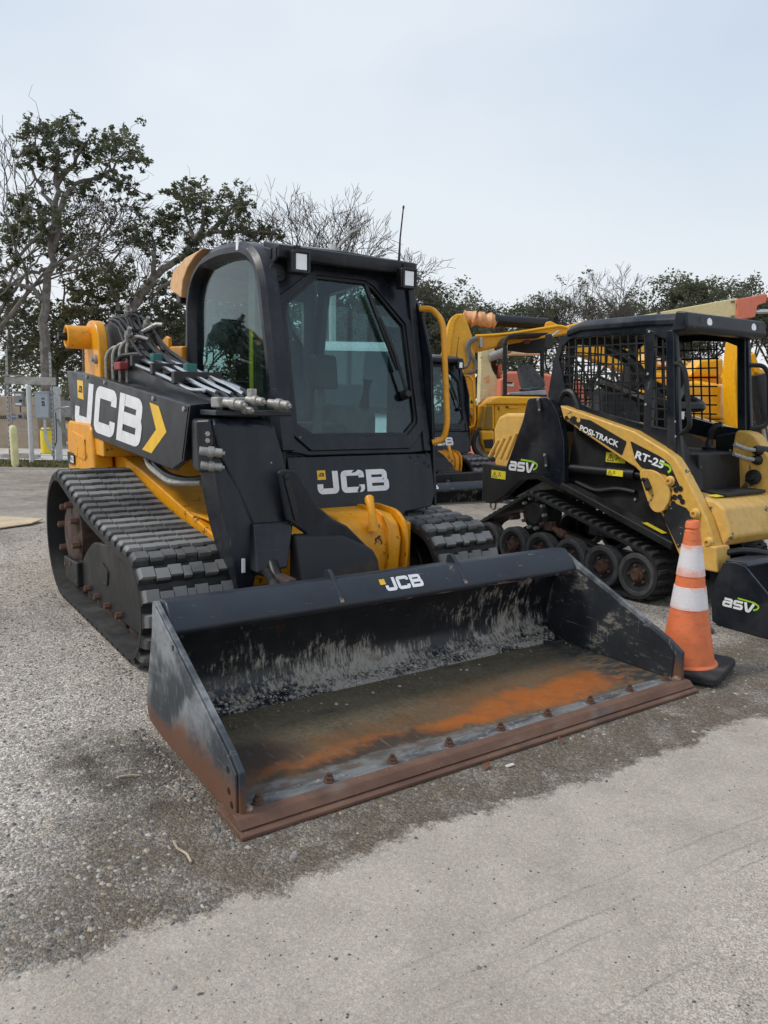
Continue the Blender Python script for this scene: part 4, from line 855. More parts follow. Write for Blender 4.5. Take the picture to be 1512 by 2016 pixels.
    MB().loft([[(-.26, 1.24, .62), (.0, 1.24, .60), (.16, 1.22, .52), (.18, 1.2, .47), (.18, 1.12, .24), (-.26, 1.12, .24)], [(-.26, 1.32, .62), (.0, 1.32, .60), (.16, 1.32, .52), (.18, 1.32, .47), (.18, 1.32, .24), (-.26, 1.32, .24)]], True, False).build('hitch_cover', BLACKRUST, t, .02)
    # tilt cylinder
    tc_ = MB().hexa([(-.46, 1.24, .46), (-.31, 1.22, .475), (-.31, 1.34, .475), (-.46, 1.36, .46)], [(-.445, 1.30, .68), (-.25, 1.28, .68), (-.25, 1.42, .68), (-.445, 1.42, .68)]).build('tilt_cylinder', BLACK, t, .012)
    MB().cyl((-.375, 1.26, .50), (-.40, 1.12, .40), .028, n=14).build('cylinder_rod', BLACK_MATT, tc_)
    MB().box((-.43, 1.0, .25), (-.37, 1.14, .48)).build('rod_lug', RUSTB, tc_, .02)
    MB().tube([(-.42, 1.22, .47), (-.44, 1.12, .45), (-.46, 1.06, .44), (-.48, 1.0, .44)], .02, 8, .03).build('rod_fitting', BLACK_MATT, tc_)
    # hitch to bucket
    MB().box((-.52, .90, .10), (.52, 1.02, .40)).build('quick_hitch', BLACK_MATT, t, .015)
    MB().box((-.26, 1.0, .15), (.18, 1.3, .42)).build('hitch_neck', BLACK_MATT, t, .02)
    # hoses low at the side
    MB().tube([(-.50, 2.6, .92), (-.57, 2.3, .87), (-.57, 2.1, .83), (-.52, 1.9, .82), (-.45, 1.75, .86)], .02, 8, .08).build('lower_hose', HOSE, t)
    MB().tube([(-.50, 2.75, .93), (-.59, 2.35, .86), (-.58, 2.05, .80), (-.50, 1.8, .82)], .016, 8, .08).build('lower_hose', STEEL, t)
    return t

loader = make_loader('large black and yellow tracked loader with wide empty bucket, nearest machine', 'tracked loaders with side booms')
bucket = build_bucket(loader)
def reg_b(rd):
    x = rd.uniform(-1.02, 1.02); y = .80-abs(rd.gauss(0, .06))+.03
    if y < .3: return None, None
    return x, min(y, .85)
db = stones('bucket_grit', 1500, reg_b, .003, .013, [SA, SB, SCm, SD], 9, lambda x, y: .034 if y < .76 else .034+(y-.76)*.5, 2.5)
tag(db, 'pale grit and pebbles lying along the back of the near bucket floor', 'grit', kind='stuff')

# second, farther loader of the same kind
second = copy_tree(loader)
p2 = at(883.6, 880.5, 11.4); hook = Vector((.285, 1.46, .735))
off = p2-hook; off.z = gz(p2.x, p2.y)
second.location = Vector((0, 2.3, 0))+off
second['label'] = 'second black tracked loader farther back, between the near loader and the small loader'
for ch in second.children:
    if ch.name.startswith('bucket'): ch.location.z -= .0
mt_ = [c for c in second.children if c.name.startswith('lower_front_panel')][0]

for ch in list(second.children):
    if ch.name.startswith('bucket'):
        q = at(864, 962, 10.2)-Vector((.10, .725, .475))-off
        ch.location += Vector((q.x, q.y, max(q.z, -.2)))

# ------------------------------------------------------------------ small open-cab tracked loader
def asv_logo(o, u, v, size, parent):
    ob, w_ = logo('asv', o, u, Vector(v)+Vector(u)*.0, size, WHITE, parent, sx=1.15, gap=.06, shear=.12)
    o = Vector(o); u = Vector(u).normalized(); v = Vector(v).normalized(); nn = u.cross(v)
    V, F = strokes([([(w_*.48, size*1.22), (w_*1.0, size*1.14), (w_*1.16, size*.85), (w_*1.08, size*.45), (w_*.98, size*.34)], 0)], size*.17, size*.3)
    m = MB(); m.add([o+nn*.0018+u*p.x+v*p.y for p in V], F); m.build('green_swoosh', GREEN, parent)
TANH = paint('pale_hood_yellow', (.78, .46, .10), .42, dust=(.45, .36, .22), dustamt=.25, scratch=.05)
TANW = paint('worn_tan_yellow', (.70, .42, .10), .5, dust=(.38, .29, .18), dustamt=.45, chip=(.11, .09, .075), chipth=.60, scratch=.15, chipscale=7)
WHEELR = plain('grey_wheel_rubber', (.075, .073, .07), .8, 0, .25, 20)
WHEELD = plain('dusty_wheel_disc', (.030, .030, .031), .6, 0, .3, 20)
SCRAPED = paint('scraped_black_film', (.02, .021, .023), .45, dustamt=.2, scratch=.9)
def make_compact():
    t = thing('compact_track_loader', 'small tan and black tracked loader with open mesh cab beside the traffic cone', 'track loader', (2.75, 1.8, 0))
    UL, VL = (0, -1, 0), (0, 0, 1)                                   # reading direction on the near side
    # ---- tracks: triangular belt over a raised rear sprocket
    ctr = [(2.10, .45, .155), (2.58, .165, .155), (1.16, .165, .165)]
    def tri_path(lh):
        circ = [(2.60, .17, .17-lh), (2.12, .44, .17-lh), (1.165, .185, .185-lh)]      # ccw in (y,z) seen with y to the right: rear -> top -> front
        pts = []
        k = len(circ); tang = []
        for i in range(k):
            (ya, za, ra), (yb, zb, rb) = circ[i], circ[(i+1) % k]
            d = Vector((yb-ya, zb-za)); th = math.atan2(d.y, d.x)
            a = th-math.acos((ra-rb)/d.length)                                       # outward normal is right of travel for a ccw loop
            tang.append(a)
        for i in range(k):
            (y, z, r) = circ[i]; a0, a1 = tang[i-1], tang[i]
            while a1 < a0: a1 += 2*math.pi
            for j in range(15):
                a = a0+(a1-a0)*j/14; pts.append((y+r*math.cos(a), z+r*math.sin(a)))
        return pts
    path = tri_path(.02); pr, T = resample(path, 160)
    lm = lug_mesh('tread_lug', .27, .022, .036, .022, 3, RUBBERD, .006)
    for s, x0, x1 in ((-1, 2.12, 2.40), (1, 3.38, 3.10)):
        sg = -1 if s < 0 else 1
        fr = MB().prism('x', [(2.5, .2), (2.12, .40), (1.9, .34), (1.2, .20), (1.2, .14), (2.5, .14)], (x0+x1)/2-.03, (x0+x1)/2+.05).build('track', BLACK_MATT, t, .006)
        belt(min(x0, x1), max(x0, x1), pr, .018, fr, RUBBERD)
        lugs(lm, path, (x0+x1)/2, 62, fr)
        for k in range(6):
            yy = 1.165+k*(2.585-1.165)/5; rw = .142
            for xx in ((x0+.005*(-sg), x0+.09*(-sg)),) if s > 0 else ((x0+.005, x0+.09),):
                wh = MB().lathe((xx[0], yy, .175), (xx[1]-xx[0], 0, 0), [(0, rw-.03), (0, rw-.008), (.008, rw), (.08, rw), (.085, rw-.01), (.085, rw-.03), (.02, rw-.04), (.0, rw-.03)], 26, False).build('road_wheel', WHEELR, fr)
                MB().lathe((xx[0], yy, .175), (xx[1]-xx[0], 0, 0), [(.010, rw-.034), (.016, .085), (.03, .075), (.028, .05), (.03, .0)], 20, False).build('wheel_disc', WHEELD, fr)
                MB().lathe((xx[0], yy, .175), (xx[0]-xx[1], 0, 0), [(-.04, .05), (-.006, .046), (-.004, .034), (.014, .031), (.016, .014)], 14).build('wheel_hub', RUST, fr)
                if s < 0:
                    for b in range(5):
                        a = b*1.2566+k; bolt((xx[0]+.020, yy+.062*math.cos(a), .175+.062*math.sin(a)), (-1, 0, 0), .011, .014, RUST, fr, 'wheel_nut')
        if s < 0:
            sp = MB().lathe((2.15, 2.115, .445), (1, 0, 0), [(0, .05), (.0, .075), (.012, .085), (.02, .125), (.05, .128), (.05, .145), (.15, .145)], 24).build('drive_sprocket', BLACK_MATT, fr)
            for b in range(10):
                a = b*.628; MB().cyl((2.135, 2.115+.112*math.cos(a), .445+.112*math.sin(a)), (2.175, 2.115+.112*math.cos(a), .445+.112*math.sin(a)), .012, n=8).build('drive_tooth', STEEL if b % 3 else RUST, fr)
            MB().cyl((2.2, 1.98, .36), (2.2, 1.62, .245), .022, n=10).build('tension_rod', RUST, fr)
            MB().cyl((2.2, 1.9, .335), (2.2, 1.84, .315), .032, n=8).build('tension_nut', RUST, fr)
            MB().box((2.17, 1.95, .33), (2.23, 2.03, .40)).build('rod_clevis', RUSTB, fr, .01)
            MB().cyl((2.2, 1.62, .245), (2.2, 1.35, .18), .035, n=12).build('tension_cylinder', BLACK_MATT, fr)
            MB().cyl((2.16, 2.36, .385), (2.24, 2.36, .385), .026, n=12).build('carrier_pin', RUSTB, fr)
    # ---- black chassis
    MB().prism('x', [(2.62, .48), (2.62, .76), (2.1, .78), (1.8, .95), (.98, .95), (.92, .46), (1.2, .42), (1.9, .66), (2.2, .70)], 2.42, 3.08).build('chassis', BLACK_MATT, t, .01)
    MB().prism('x', [(1.9, .60), (1.85, 1.10), (1.15, 1.10), (.95, .82), (.90, .45), (1.0, .40)], 2.24, 2.44).build('side_body', BLACK_MATT, t, .01)
    # sloping fender over the track with sticker
    fd = MB().hexa([(2.13, 1.86, .66), (2.42, 1.86, .66), (2.42, .93, .375), (2.13, .93, .375)], [(2.13, 1.84, .70), (2.42, 1.84, .70), (2.42, .92, .425), (2.13, .92, .425)]).build('track_fender', BLACK_MATT, t, .008)
    decal(rect(.16, .05), (2.16, 1.17, .506), (0, -1, -.30), (1, 0, .0), LEMON, fd, 'yellow_step_sticker', .003)
    # rear lower guard
    MB().prism('x', fil2([(2.68, .77), (2.10, .745), (1.80, .665), (1.82, .63), (2.08, .70), (2.24, .68), (2.42, .54), (2.54, .465), (2.63, .46), (2.67, .50)], .012), 2.14, 2.20).build('rear_guard', BLACK_MATT, t, .008)
    MB().prism('y', [(2.14, .47), (2.14, .77), (3.36, .77), (3.36, .47)], 2.60, 2.68).build('rear_bumper', BLACK_MATT, t, .015)
    MB().tube([(2.17, 2.60, .47), (2.17, 2.60, .42), (2.17, 2.55, .415), (2.17, 2.54, .465)], .008, 6, .02).build('tie_ring', STEEL, t)
    # big black quarter panel
    qp = MB().prism('x', fil2([(2.21, 1.28), (2.0, 1.29), (1.91, 1.18), (1.84, 1.00), (1.815, .665), (2.06, .735), (2.42, .74), (2.25, 1.12)], .03), 2.135, 2.19).build('quarter_panel', BLACK, t, .01)
    asv_logo((2.135, 2.375, .742), UL, VL, .072, qp)
    for p in ((2.07, 1.235), (1.98, .845)):
        MB().tube([(2.13, p[0]+.02, p[1]+.035), (2.12, p[0]-.005, p[1]-.035)], .014, 8).build('panel_latch', GASK, t)
        bolt((2.128, p[0]+.022, p[1]+.036), (-1, 0, 0), .012, .012, STEEL, t); bolt((2.118, p[0]-.006, p[1]-.036), (-1, 0, 0), .010, .012, STEEL, t)
    # tan engine hood with louvre grooves
    hd = MB().loft([[(x, 2.60, .74), (x, 2.63, 1.04), (x, 2.58, 1.135), (x, 2.50, 1.165), (x, 2.0, 1.18), (x, 2.0, .74)] for x in (2.19, 2.22, 3.28, 3.31)], True, False).build('engine_hood', TANH, t, .035, 3)
    for k in range(5):
        y0 = 2.30+.065*k; top = (y0+.02, 1.06-.035*k*(k > 1)); bot = (y0-.10+.04*(k > 2), .80)
        y_b = 2.56 if k > 3 else y0+.14
        MB().tube([(2.197, y0, 1.02-.02*abs(k-1)), (2.197, y0+.10, .82)], .016, 8, rr=[.018, .016]).build('hood_rib', TANH, hd)
    warning((2.139, 2.57, .665), UL, VL, .16, .062, t)
    # ---- lift arm
    arm = MB()
    # outline: upper edge from rear pivot to front foot and back along the lower edge
    ao = [(1.905, 1.235), (1.27, 1.085), (1.02, .975), (.955, .935), (.90, .87), (.80, .73), (.715, .60), (.64, .44), (.635, .345), (.70, .325), (.86, .33), (.885, .36), (1.02, .58), (1.09, .64), (1.14, .72), (1.165, .80), (1.24, .855), (1.36, .905), (1.86, 1.135)]
    ab = MB().prism('x', ao, 2.145, 2.225).build('lift_arm', TAN, t, .012)
    # dark insets with lettering
    i1 = MB().prism('x', fil2([(1.835, 1.165), (1.62, 1.14), (1.315, 1.015), (1.345, .925), (1.79, 1.125)], .01), 2.144, 2.1405).build('arm_inset', INK, ab)
    i2 = MB().prism('x', fil2([(1.285, 1.02), (1.05, .935), (.985, .895), (.90, .76), (.905, .745), (1.01, .83), (1.19, .86), (1.235, .90)], .01), 2.144, 2.1405).build('arm_inset', INK, ab)
    text('POSI-TRACK', (2.1405, 1.71, 1.072), (0, -1, -.295), (0, -.1, 1), .036, WHITE, ab, sx=1.17, shear=.1, bold=.03)
    text('RT-25', (2.1405, 1.245, .918), (0, -1, -.245), (0, -.1, 1), .046, WHITE, ab, sx=1.32, shear=.15, bold=.035)
    m = MB(); V, F = strokes([([(0, .042), (.075, .04), (.088, .02), (.07, 0)], 0)], .014, .012); o_ = Vector((2.139, 1.06, .862)); u_ = Vector((0, -1, -.245)).normalized(); v_ = Vector((0, -.1, 1)).normalized()
    m.add([o_+u_*p.x+v_*p.y for p in V], F); m.build('green_swoosh', GREEN, ab)
    # honeycomb wear decal near the foot and a scraped black triangle
    random.seed(5)
    for (y_, z_, k) in [(1.80, 1.175, 0), (1.76, 1.160, 1), (1.72, 1.150, 0), (1.83, 1.16, 1), (1.68, 1.14, 1)]:
        decal([(.018*math.cos(a*1.047+.3), .018*math.sin(a*1.047+.3)) for a in range(6)], (2.1400, y_, z_-.012), (0, -1, 0), VL, INK if k else TAN, ab, 'honeycomb_mark', .0012)
    tri = MB().prism('x', [(1.005, .57), (.97, .64), (.93, .665), (.85, .645), (.80, .595), (.80, .545), (.86, .43), (.885, .395)], 2.144, 2.1405).build('arm_inset', SCRAPED, ab)
    for (y_, z_) in [(1.02, .70), (.975, .735), (.935, .70), (.965, .69), (.985, .655), (.94, .66), (.90, .705), (.93, .745), (1.03, .665), (.88, .68), (.955, .775), (.90, .755), (.99, .60), (.96, .62)]:
        decal([(.019*math.cos(a*1.047+.3), .019*math.sin(a*1.047+.3)) for a in range(6)], (2.1425, y_, z_), (0, -1, 0), VL, INK, ab, 'honeycomb_mark', .001)
    # pivot plate and bosses
    pv = MB().prism('x', fil2([(1.20, .845), (1.165, .76), (1.10, .625), (1.06, .59), (1.0, .60), (.955, .68), (.965, .755), (1.03, .83), (1.10, .855)], .05), 2.144, 2.125).build('pivot_plate', TAN, ab, .006)
    lk = MB().tube([(2.118, 1.135, .79), (2.112, 1.10, .735)], .02, 8).build('pivot_link', GASK, ab)
    for y_, z_ in ((1.135, .79), (1.10, .735)): bolt((2.105, y_, z_), (-1, 0, 0), .013, .016, GASK, ab)
    for y_, z_ in ((.97, .795), (.785, .62), (.685, .465)):
        MB().lathe((2.146, y_, z_), (-1, 0, 0), [(0, .032), (.012, .032), (.016, .024), (.03, .022), (.032, .012), (.02, .01)], 16).build('grease_boss', TAN, ab)
    # front foot: folded plates
    MB().hexa([(2.12, .60, .30), (2.26, .60, .30), (2.26, .86, .30), (2.12, .86, .30)], [(2.12, .625, .45), (2.26, .625, .45), (2.26, .82, .45), (2.12, .82, .45)]).build('arm_foot', TAN, t, .012)
    # far arm and cross tube
    MB().prism('x', ao, 3.285, 3.36).build('lift_arm', TAN, t, .012)
    ct = MB().prism('x', [(.93, .73), (.72, .70), (.66, .66), (.60, .50), (.64, .44), (.78, .42), (.93, .5)], 2.226, 3.284).build('cross_tube', TANW, t, .02)
    MB().box((2.36, .74, .712), (2.80, .95, .735)).build('step_tread', BLACK_MATT, t, .006)
    decal(rect(.16, .05), (2.27, .75, .711), (1, 0, 0), (0, 1, .14), LEMON, ct, 'yellow_step_sticker', .004)
    # right-hand loader linkage with hydraulic fittings
    bx = MB().prism('x', fil2([(1.05, .70), (1.02, 1.10), (.90, 1.08), (.72, .86), (.70, .70)], .04), 2.86, 2.98).build('linkage_bracket', TAN, t, .012)
    MB().lathe((2.855, .86, .80), (-1, 0, 0), [(0, .05), (.02, .05), (.025, .02), (.06, .018)], 14).build('linkage_pin', BLACK_MATT, bx)
    for k, z_ in enumerate((.98, .92)):
        MB().tube([(2.70, .92, z_+.03), (2.78, .88, z_), (2.95, .80, z_-.02), (3.25, .74, z_-.03)], .014, 8, .03).build('hydraulic_tube', STEEL, t)
        MB().lathe((2.83, .86, z_-.005), (.9, -.35, -.1), [(0, .025), (.03, .034), (.10, .034), (.11, .024), (.2, .022)], 10).build('hydraulic_fitting', GASK, t)
    # arm cylinder
    cy = MB().cyl((2.20, 1.86, .80), (2.20, 1.28, .805), .032, n=16).build('lift_cylinder', GASK, t)
    MB().cyl((2.20, 1.30, .805), (2.20, 1.10, .80), .022, n=12).build('cylinder_rod', BLACK_MATT, cy)
    MB().cyl((2.20, 1.33, .805), (2.20, 1.27, .805), .037, n=16).build('cylinder_head', GASK, cy)
    warning((2.166, 1.475, .785), UL, VL, .13, .04, t)
    warning((2.238, 1.55, .865), UL, VL, .16, .065, t)
    for y_, z_ in [(1.36, .90), (1.33, .87), (1.22, .86), (1.29, .64), (1.30, .83)]: bolt((2.238, y_, z_), (-1, 0, 0), .010, .01, STEEL, t)
    MB().tube([(2.235, 1.86, .72), (2.22, 1.6, .66), (2.22, 1.42, .70), (2.22, 1.28, .69)], .016, 8, .06).build('low_hose', HOSE, t)
    MB().tube([(2.24, 2.0, 1.22), (2.22, 1.93, 1.33), (2.22, 1.86, 1.33), (2.22, 1.79, 1.22), (2.23, 1.77, 1.10)], .024, 8, .06).build('shoulder_hose', HOSE, t)
    MB().tube([(2.25, 1.97, 1.22), (2.24, 1.90, 1.30), (2.24, 1.84, 1.29), (2.24, 1.78, 1.16)], .022, 8, .06).build('shoulder_hose', HOSE, t)
    # ---- open cab: side plates with square-hole screens
    def screen(poly, x, vert, parent, pitch=.062, wd=.011, slant=0.0, name='mesh_screen'):
        """bars clipped to a convex polygon (list of (y,z)) in the plane x; vert: point fn"""
        m = MB(); n = len(poly)
        def clip(a, b):
            t0, t1 = 0, 1; d = (b[0]-a[0], b[1]-a[1])
            ar = sum(poly[i][0]*poly[(i+1) % n][1]-poly[(i+1) % n][0]*poly[i][1] for i in range(n))
            for i in range(n):
                p, q_ = poly[i], poly[(i+1) % n]; e_ = (q_[0]-p[0], q_[1]-p[1]); sg = 1 if ar > 0 else -1
                f0 = sg*(e_[0]*(a[1]-p[1])-e_[1]*(a[0]-p[0])); f1 = sg*(e_[0]*(b[1]-p[1])-e_[1]*(b[0]-p[0]))
                if f0 < 0 and f1 < 0: return None
                if f0 < 0: t0 = max(t0, f0/(f0-f1))
                elif f1 < 0: t1 = min(t1, f0/(f0-f1))
            if t1-t0 < 1e-4: return None
            return (a[0]+d[0]*t0, a[1]+d[1]*t0), (a[0]+d[0]*t1, a[1]+d[1]*t1)
        ys_ = [p[0] for p in poly]; zs_ = [p[1] for p in poly]
        k = 0
        u = min(ys_)-.3
        while u < max(ys_)+.3:
            c_ = clip((u+slant*(min(zs_)-1.4), min(zs_)-.01), (u+slant*(max(zs_)-1.4), max(zs_)+.01))
            if c_: a, b = c_; m.hexa([vert(a[0]-wd/2, a[1], 0), vert(a[0]+wd/2, a[1], 0), vert(a[0]+wd/2, a[1], 1), vert(a[0]-wd/2, a[1], 1)], [vert(b[0]-wd/2, b[1], 0), vert(b[0]+wd/2, b[1], 0), vert(b[0]+wd/2, b[1], 1), vert(b[0]-wd/2, b[1], 1)])
            u += pitch
        z = min(zs_)
        while z < max(zs_):
            c_ = clip((min(ys_)-.01, z), (max(ys_)+.01, z))
            if c_: a, b = c_; m.hexa([vert(a[0], a[1]-wd/2, .1), vert(b[0], b[1]-wd/2, .1), vert(b[0], b[1]-wd/2, .9), vert(a[0], a[1]-wd/2, .9)], [vert(a[0], a[1]+wd/2, .1), vert(b[0], b[1]+wd/2, .1), vert(b[0], b[1]+wd/2, .9), vert(a[0], a[1]+wd/2, .9)])
            z += pitch
        return m.build(name, BLACK_MATT, parent)
    def side(x, thick, vis):
        sP = [(2.09, 1.30), (2.05, 1.56), (1.985, 1.70), (1.90, 1.755), (1.50, 1.765), (1.15, 1.76), (1.07, 1.74), (1.05, 1.62), (.99, 1.12), (.94, .84), (1.25, 1.02), (1.88, 1.12)]
        hI = [(1.905, 1.29), (2.00, 1.55), (1.975, 1.64), (1.90, 1.69), (1.51, 1.70), (1.22, 1.68), (1.13, 1.645), (1.12, 1.60), (1.06, 1.20), (1.05, 1.10), (1.20, 1.115), (1.65, 1.205)]
        fr_ = MB().ring([(x, a, b) for a, b in sP], [(x, a, b) for a, b in hI], (thick, 0, 0)).build('cab_side_frame', BLACK, t, .006)
        screen([(1.905, 1.29), (2.00, 1.55), (1.975, 1.64), (1.90, 1.69), (1.51, 1.70), (1.275, 1.675), (1.245, 1.13), (1.65, 1.205)], x, lambda a, b, q_: (x+.006+.008*q_, a, b), fr_, .063, .010, .12)
        h2 = [(1.215, 1.66), (1.12, 1.64), (1.055, 1.27), (1.045, 1.08), (1.19, 1.12)]
        p2_ = MB().prism('x', h2, x-.0015, x+.001)
        return fr_
    sf = side(2.215, .03, True)
    MB().prism('x', [(1.28, 1.72), (1.212, 1.70), (1.192, 1.08), (1.248, 1.09)], 2.2125, 2.248).build('screen_post', BLACK, sf, .004)
    screen([(1.215, 1.66), (1.125, 1.64), (1.05, 1.10), (1.195, 1.12)], 2.22, lambda a, b, q_: (2.222+.008*q_, a, b), sf, .063, .010, .12)
    for y_, z_ in [(1.25, 1.70), (1.09, 1.69), (1.075, 1.42), (1.02, 1.15), (1.01, 1.06), (1.24, 1.44), (1.24, 1.25)]: bolt((2.2125, y_, z_), (-1, 0, 0), .009, .006, STEEL, sf)
    side(2.985, .03, False)
    # front posts
    for x_ in (2.205, 2.965):
        MB().hexa([(x_, .965, .66), (x_+.055, .965, .66), (x_+.055, 1.03, .66), (x_, 1.03, .66)], [(x_, 1.07, 1.70), (x_+.055, 1.07, 1.70), (x_+.055, 1.13, 1.70), (x_, 1.13, 1.70)]).build('front_post', BLACK, t, .008)
    MB().box((2.26, .955, .655), (2.965, 1.01, .705)).build('front_sill', BLACK_MATT, t, .006)
    rf = MB().loft([[(2.20, y, z), (2.24, y, z+.035), (3.0, y, z+.035), (3.04, y, z), (3.04, y, z-.04), (2.20, y, z-.04)] for y, z in [(1.02, 1.765), (1.3, 1.775), (1.8, 1.775), (1.93, 1.745)]], True, False).build('canopy', BLACK, t, .012)
    vz = MB().prism('x', [(1.06, 1.81), (.985, 1.80), (.97, 1.72), (.99, 1.69), (1.08, 1.69)], 2.195, 3.045).build('canopy_visor', BLACK, rf, .012)
    for x_ in (2.34, 2.42, 2.90, 2.97):
        MB().lathe((x_, .979, 1.752), (0, -1, .1), [(0, .026), (.004, .026), (.0045, .02)], 16).build('lamp_socket', GASK if x_ in (2.34, 2.97) else LAMP, rf)
    # rear wall of the cab with screen, seat, lap bar, levers
    rw_ = MB().ring([(2.24, 1.93, 1.05), (2.24, 1.93, 1.72), (2.99, 1.93, 1.72), (2.99, 1.93, 1.05)], [(2.30, 1.93, 1.15), (2.30, 1.93, 1.66), (2.93, 1.93, 1.66), (2.93, 1.93, 1.15)], (0, .03, 0)).build('rear_frame', BLACK_MATT, t)
    screen([(2.30, 1.15), (2.30, 1.66), (2.93, 1.66), (2.93, 1.15)], 0, lambda a, b, q_: (a, 1.935+.008*q_, b), rw_, .065, .009)
    s_ = MB().loft([[(2.42-w1, 1.70+.25*(z-1.0), z), (2.80+w1, 1.70+.25*(z-1.0), z), (2.80+w1, 1.80+.25*(z-1.0), z), (2.42-w1, 1.80+.25*(z-1.0), z)] for z, w1 in [(.95, 0), (1.05, .02), (1.28, .01), (1.36, -.04)]]).build('seat', SEATM, t, .03)
    MB().box((2.42, 1.35, .88), (2.80, 1.75, .98)).build('cushion', SEATM, s_, .03)
    MB().tube([(2.33, 1.72, 1.40), (2.36, 1.35, 1.28), (2.40, 1.22, 1.24), (2.80, 1.22, 1.24), (2.84, 1.35, 1.28), (2.87, 1.72, 1.40)], .035, 8, .1).build('lap_bar', BLACK_MATT, t)
    MB().tube([(2.90, 1.74, 1.66), (2.88, 1.55, 1.60), (2.80, 1.40, 1.40), (2.55, 1.28, 1.28)], .045, 8, .12).build('lap_bar', BLACK_MATT, t)
    MB().tube([(2.32, 1.66, 1.62), (2.36, 1.50, 1.55), (2.40, 1.38, 1.38), (2.42, 1.3, 1.28)], .04, 8, .1).build('lap_bar_arm', BLACK_MATT, t)
    MB().box((2.47, 1.20, 1.16), (2.56, 1.21, 1.21)).build('white_notice', WHITE, t)
    # joystick with bellows
    js = MB().lathe((2.80, 1.17, .70), (0, 0, 1), [(0, .09), (.10, .085), (.14, .075)], 16).build('joystick_console', BLACK_MATT, t)
    MB().lathe((2.80, 1.17, .84), (0, -.05, 1), [(0, .085), (.015, .088), (.03, .07), (.045, .078), (.06, .062), (.075, .068), (.09, .052), (.105, .058), (.12, .04), (.135, .045), (.15, .025), (.20, .018)], 18).build('bellows', HOSE, js)
    MB().tube([(2.80, 1.16, 1.02), (2.80, 1.15, 1.08), (2.81, 1.12, 1.12), (2.82, 1.09, 1.125)], .02, 8, rr=[.018, .024, .026, .018]).build('joystick_grip', GASK, js)
    MB().prism('x', [(1.2, .66), (1.2, 1.05), (1.05, 1.08), (1.0, .66)], 2.93, 2.985).build('right_console', BLACK_MATT, t, .01)
    st_ = Vector((2.925, 1.06, .93)); m = MB()
    for k in range(8):
        a = k*math.pi/4; V, F = strokes([([(.018*math.cos(a), .018*math.sin(a)), (.045*math.cos(a), .045*math.sin(a))], 0)], .007, 0)
        m.add([st_+Vector((0, -.16, 1)).normalized()*p.y+Vector((0, -1, 0))*p.x+Vector((-.002, 0, 0)) for p in V], F)
    m.build('control_diagram', WHITE, t)
    MB().box((2.70, 1.5, .90), (2.75, 1.54, 1.0)).build('yellow_tab', LEMON, t)
    MB().box((2.26, 1.0, .62), (2.965, 1.9, .66)).build('cab_floor', BLACK_MATT, t)
    # grab handles in front
    MB().tube([(2.22, 1.05, 1.50), (2.19, .98, 1.49), (2.19, .95, 1.42), (2.20, .92, 1.20), (2.21, .91, 1.12), (2.225, .98, 1.08)], .015, 8, .04).build('grab_handle', BLACK_MATT, t)
    MB().tube([(2.99, 1.05, 1.52), (3.06, .98, 1.52), (3.08, .95, 1.46), (3.08, .92, 1.18), (3.06, .93, 1.12), (2.99, 1.0, 1.10)], .015, 8, .04).build('grab_handle', BLACK_MATT, t)
    # ---- bucket
    sp_ = [(.60, .02), (.625, .20), (.56, .37), (.50, .385), (.43, .375), (.06, .045), (.0, .006), (.56, .004)]
    bk = MB().prism('x', [(.44, .36), (.53, .36), (.585, .20), (.565, .05), (.50, .025), (.02, .02), (.02, .006), (.56, .006), (.60, .05), (.62, .20), (.555, .385), (.44, .385)], 2.115, 3.385).build('bucket', BLACK, t, .004)
    for x_ in (2.10, 3.386):
        MB().prism('x', sp_, x_, x_+.014).build('side_plate', BLACK, bk, .003)
    asv_logo((2.10, .545, .125), UL, VL, .052, bk)
    MB().prism('x', [(.56, .345), (.43, .36), (.42, .378), (.44, .398), (.56, .392)], 2.117, 3.383).build('top_beam', BEAM, bk, .008)
    MB().prism('x', [(.60, .12), (.70, .12), (.72, .34), (.62, .36)], 2.20, 2.30).build('hitch_hook', BLACK_MATT, t, .02)
    MB().prism('x', [(.60, .10), (.70, .10), (.70, .36), (.62, .36)], 3.15, 3.25).build('hitch_hook', BLACK_MATT, t, .02)
    MB().prism('x', [(.60, .15), (.68, .15), (.68, .30), (.60, .30)], 2.30, 3.15).build('hitch_bar', BLACK_MATT, t, .02)
    MB().tube([(2.22, .64, .40), (2.30, .58, .42), (2.40, .54, .41), (2.44, .50, .40)], .02, 8, .03).build('strap', HOSE, t)
    return t
compact = make_compact()

# ------------------------------------------------------------------ traffic cone
def m_cone(name, c, dirt):
    q = NB(name); n = q.noise(14, 5, .65); k = q.mix(q.mapr(n, .3, .7), c, tuple(x*.82 for x in c))
    k = q.mix(q.mapr(q.noise(7, 5, .7, q.map(q.P, (2, 2, 9))), .52, .72, 0, .7), k, dirt)
    return q.done(k, .6, 0, q.bump(q.noise(50), .05, .002))
CONEO = m_cone('orange_cone_plastic', (.78, .19, .065), (.35, .12, .06))
def m_collar():
    q = NB('worn_reflective_collar'); z = q.sep(q.P)[2]; n = q.noise(9, 6, .7)
    w_ = q.mapr(q.math('ADD', q.math('MULTIPLY', q.math('SUBTRACT', n, .5), .9), q.math('MULTIPLY', q.math('ABSOLUTE', z), 5.5)), .16, .42)
    hx = q.vor(95)
    c = q.mix(q.mapr(hx, .3, .6, 0, .25), (.74, .72, .74), (.62, .52, .52)); c = q.mix(q.math('MULTIPLY', w_, .8), c, (.78, .30, .20))
    return q.done(c, .45, 0, q.bump(hx, .1, .002))
cn = thing('traffic_cone', 'orange traffic cone with two worn white bands beside the bucket corner', 'traffic cone', (1.285, .205, 0))
cb_ = Vector((1.285, .205, 0))
def crad(z): return .116-(.116-.030)*(z-.035)/(.70-.035)
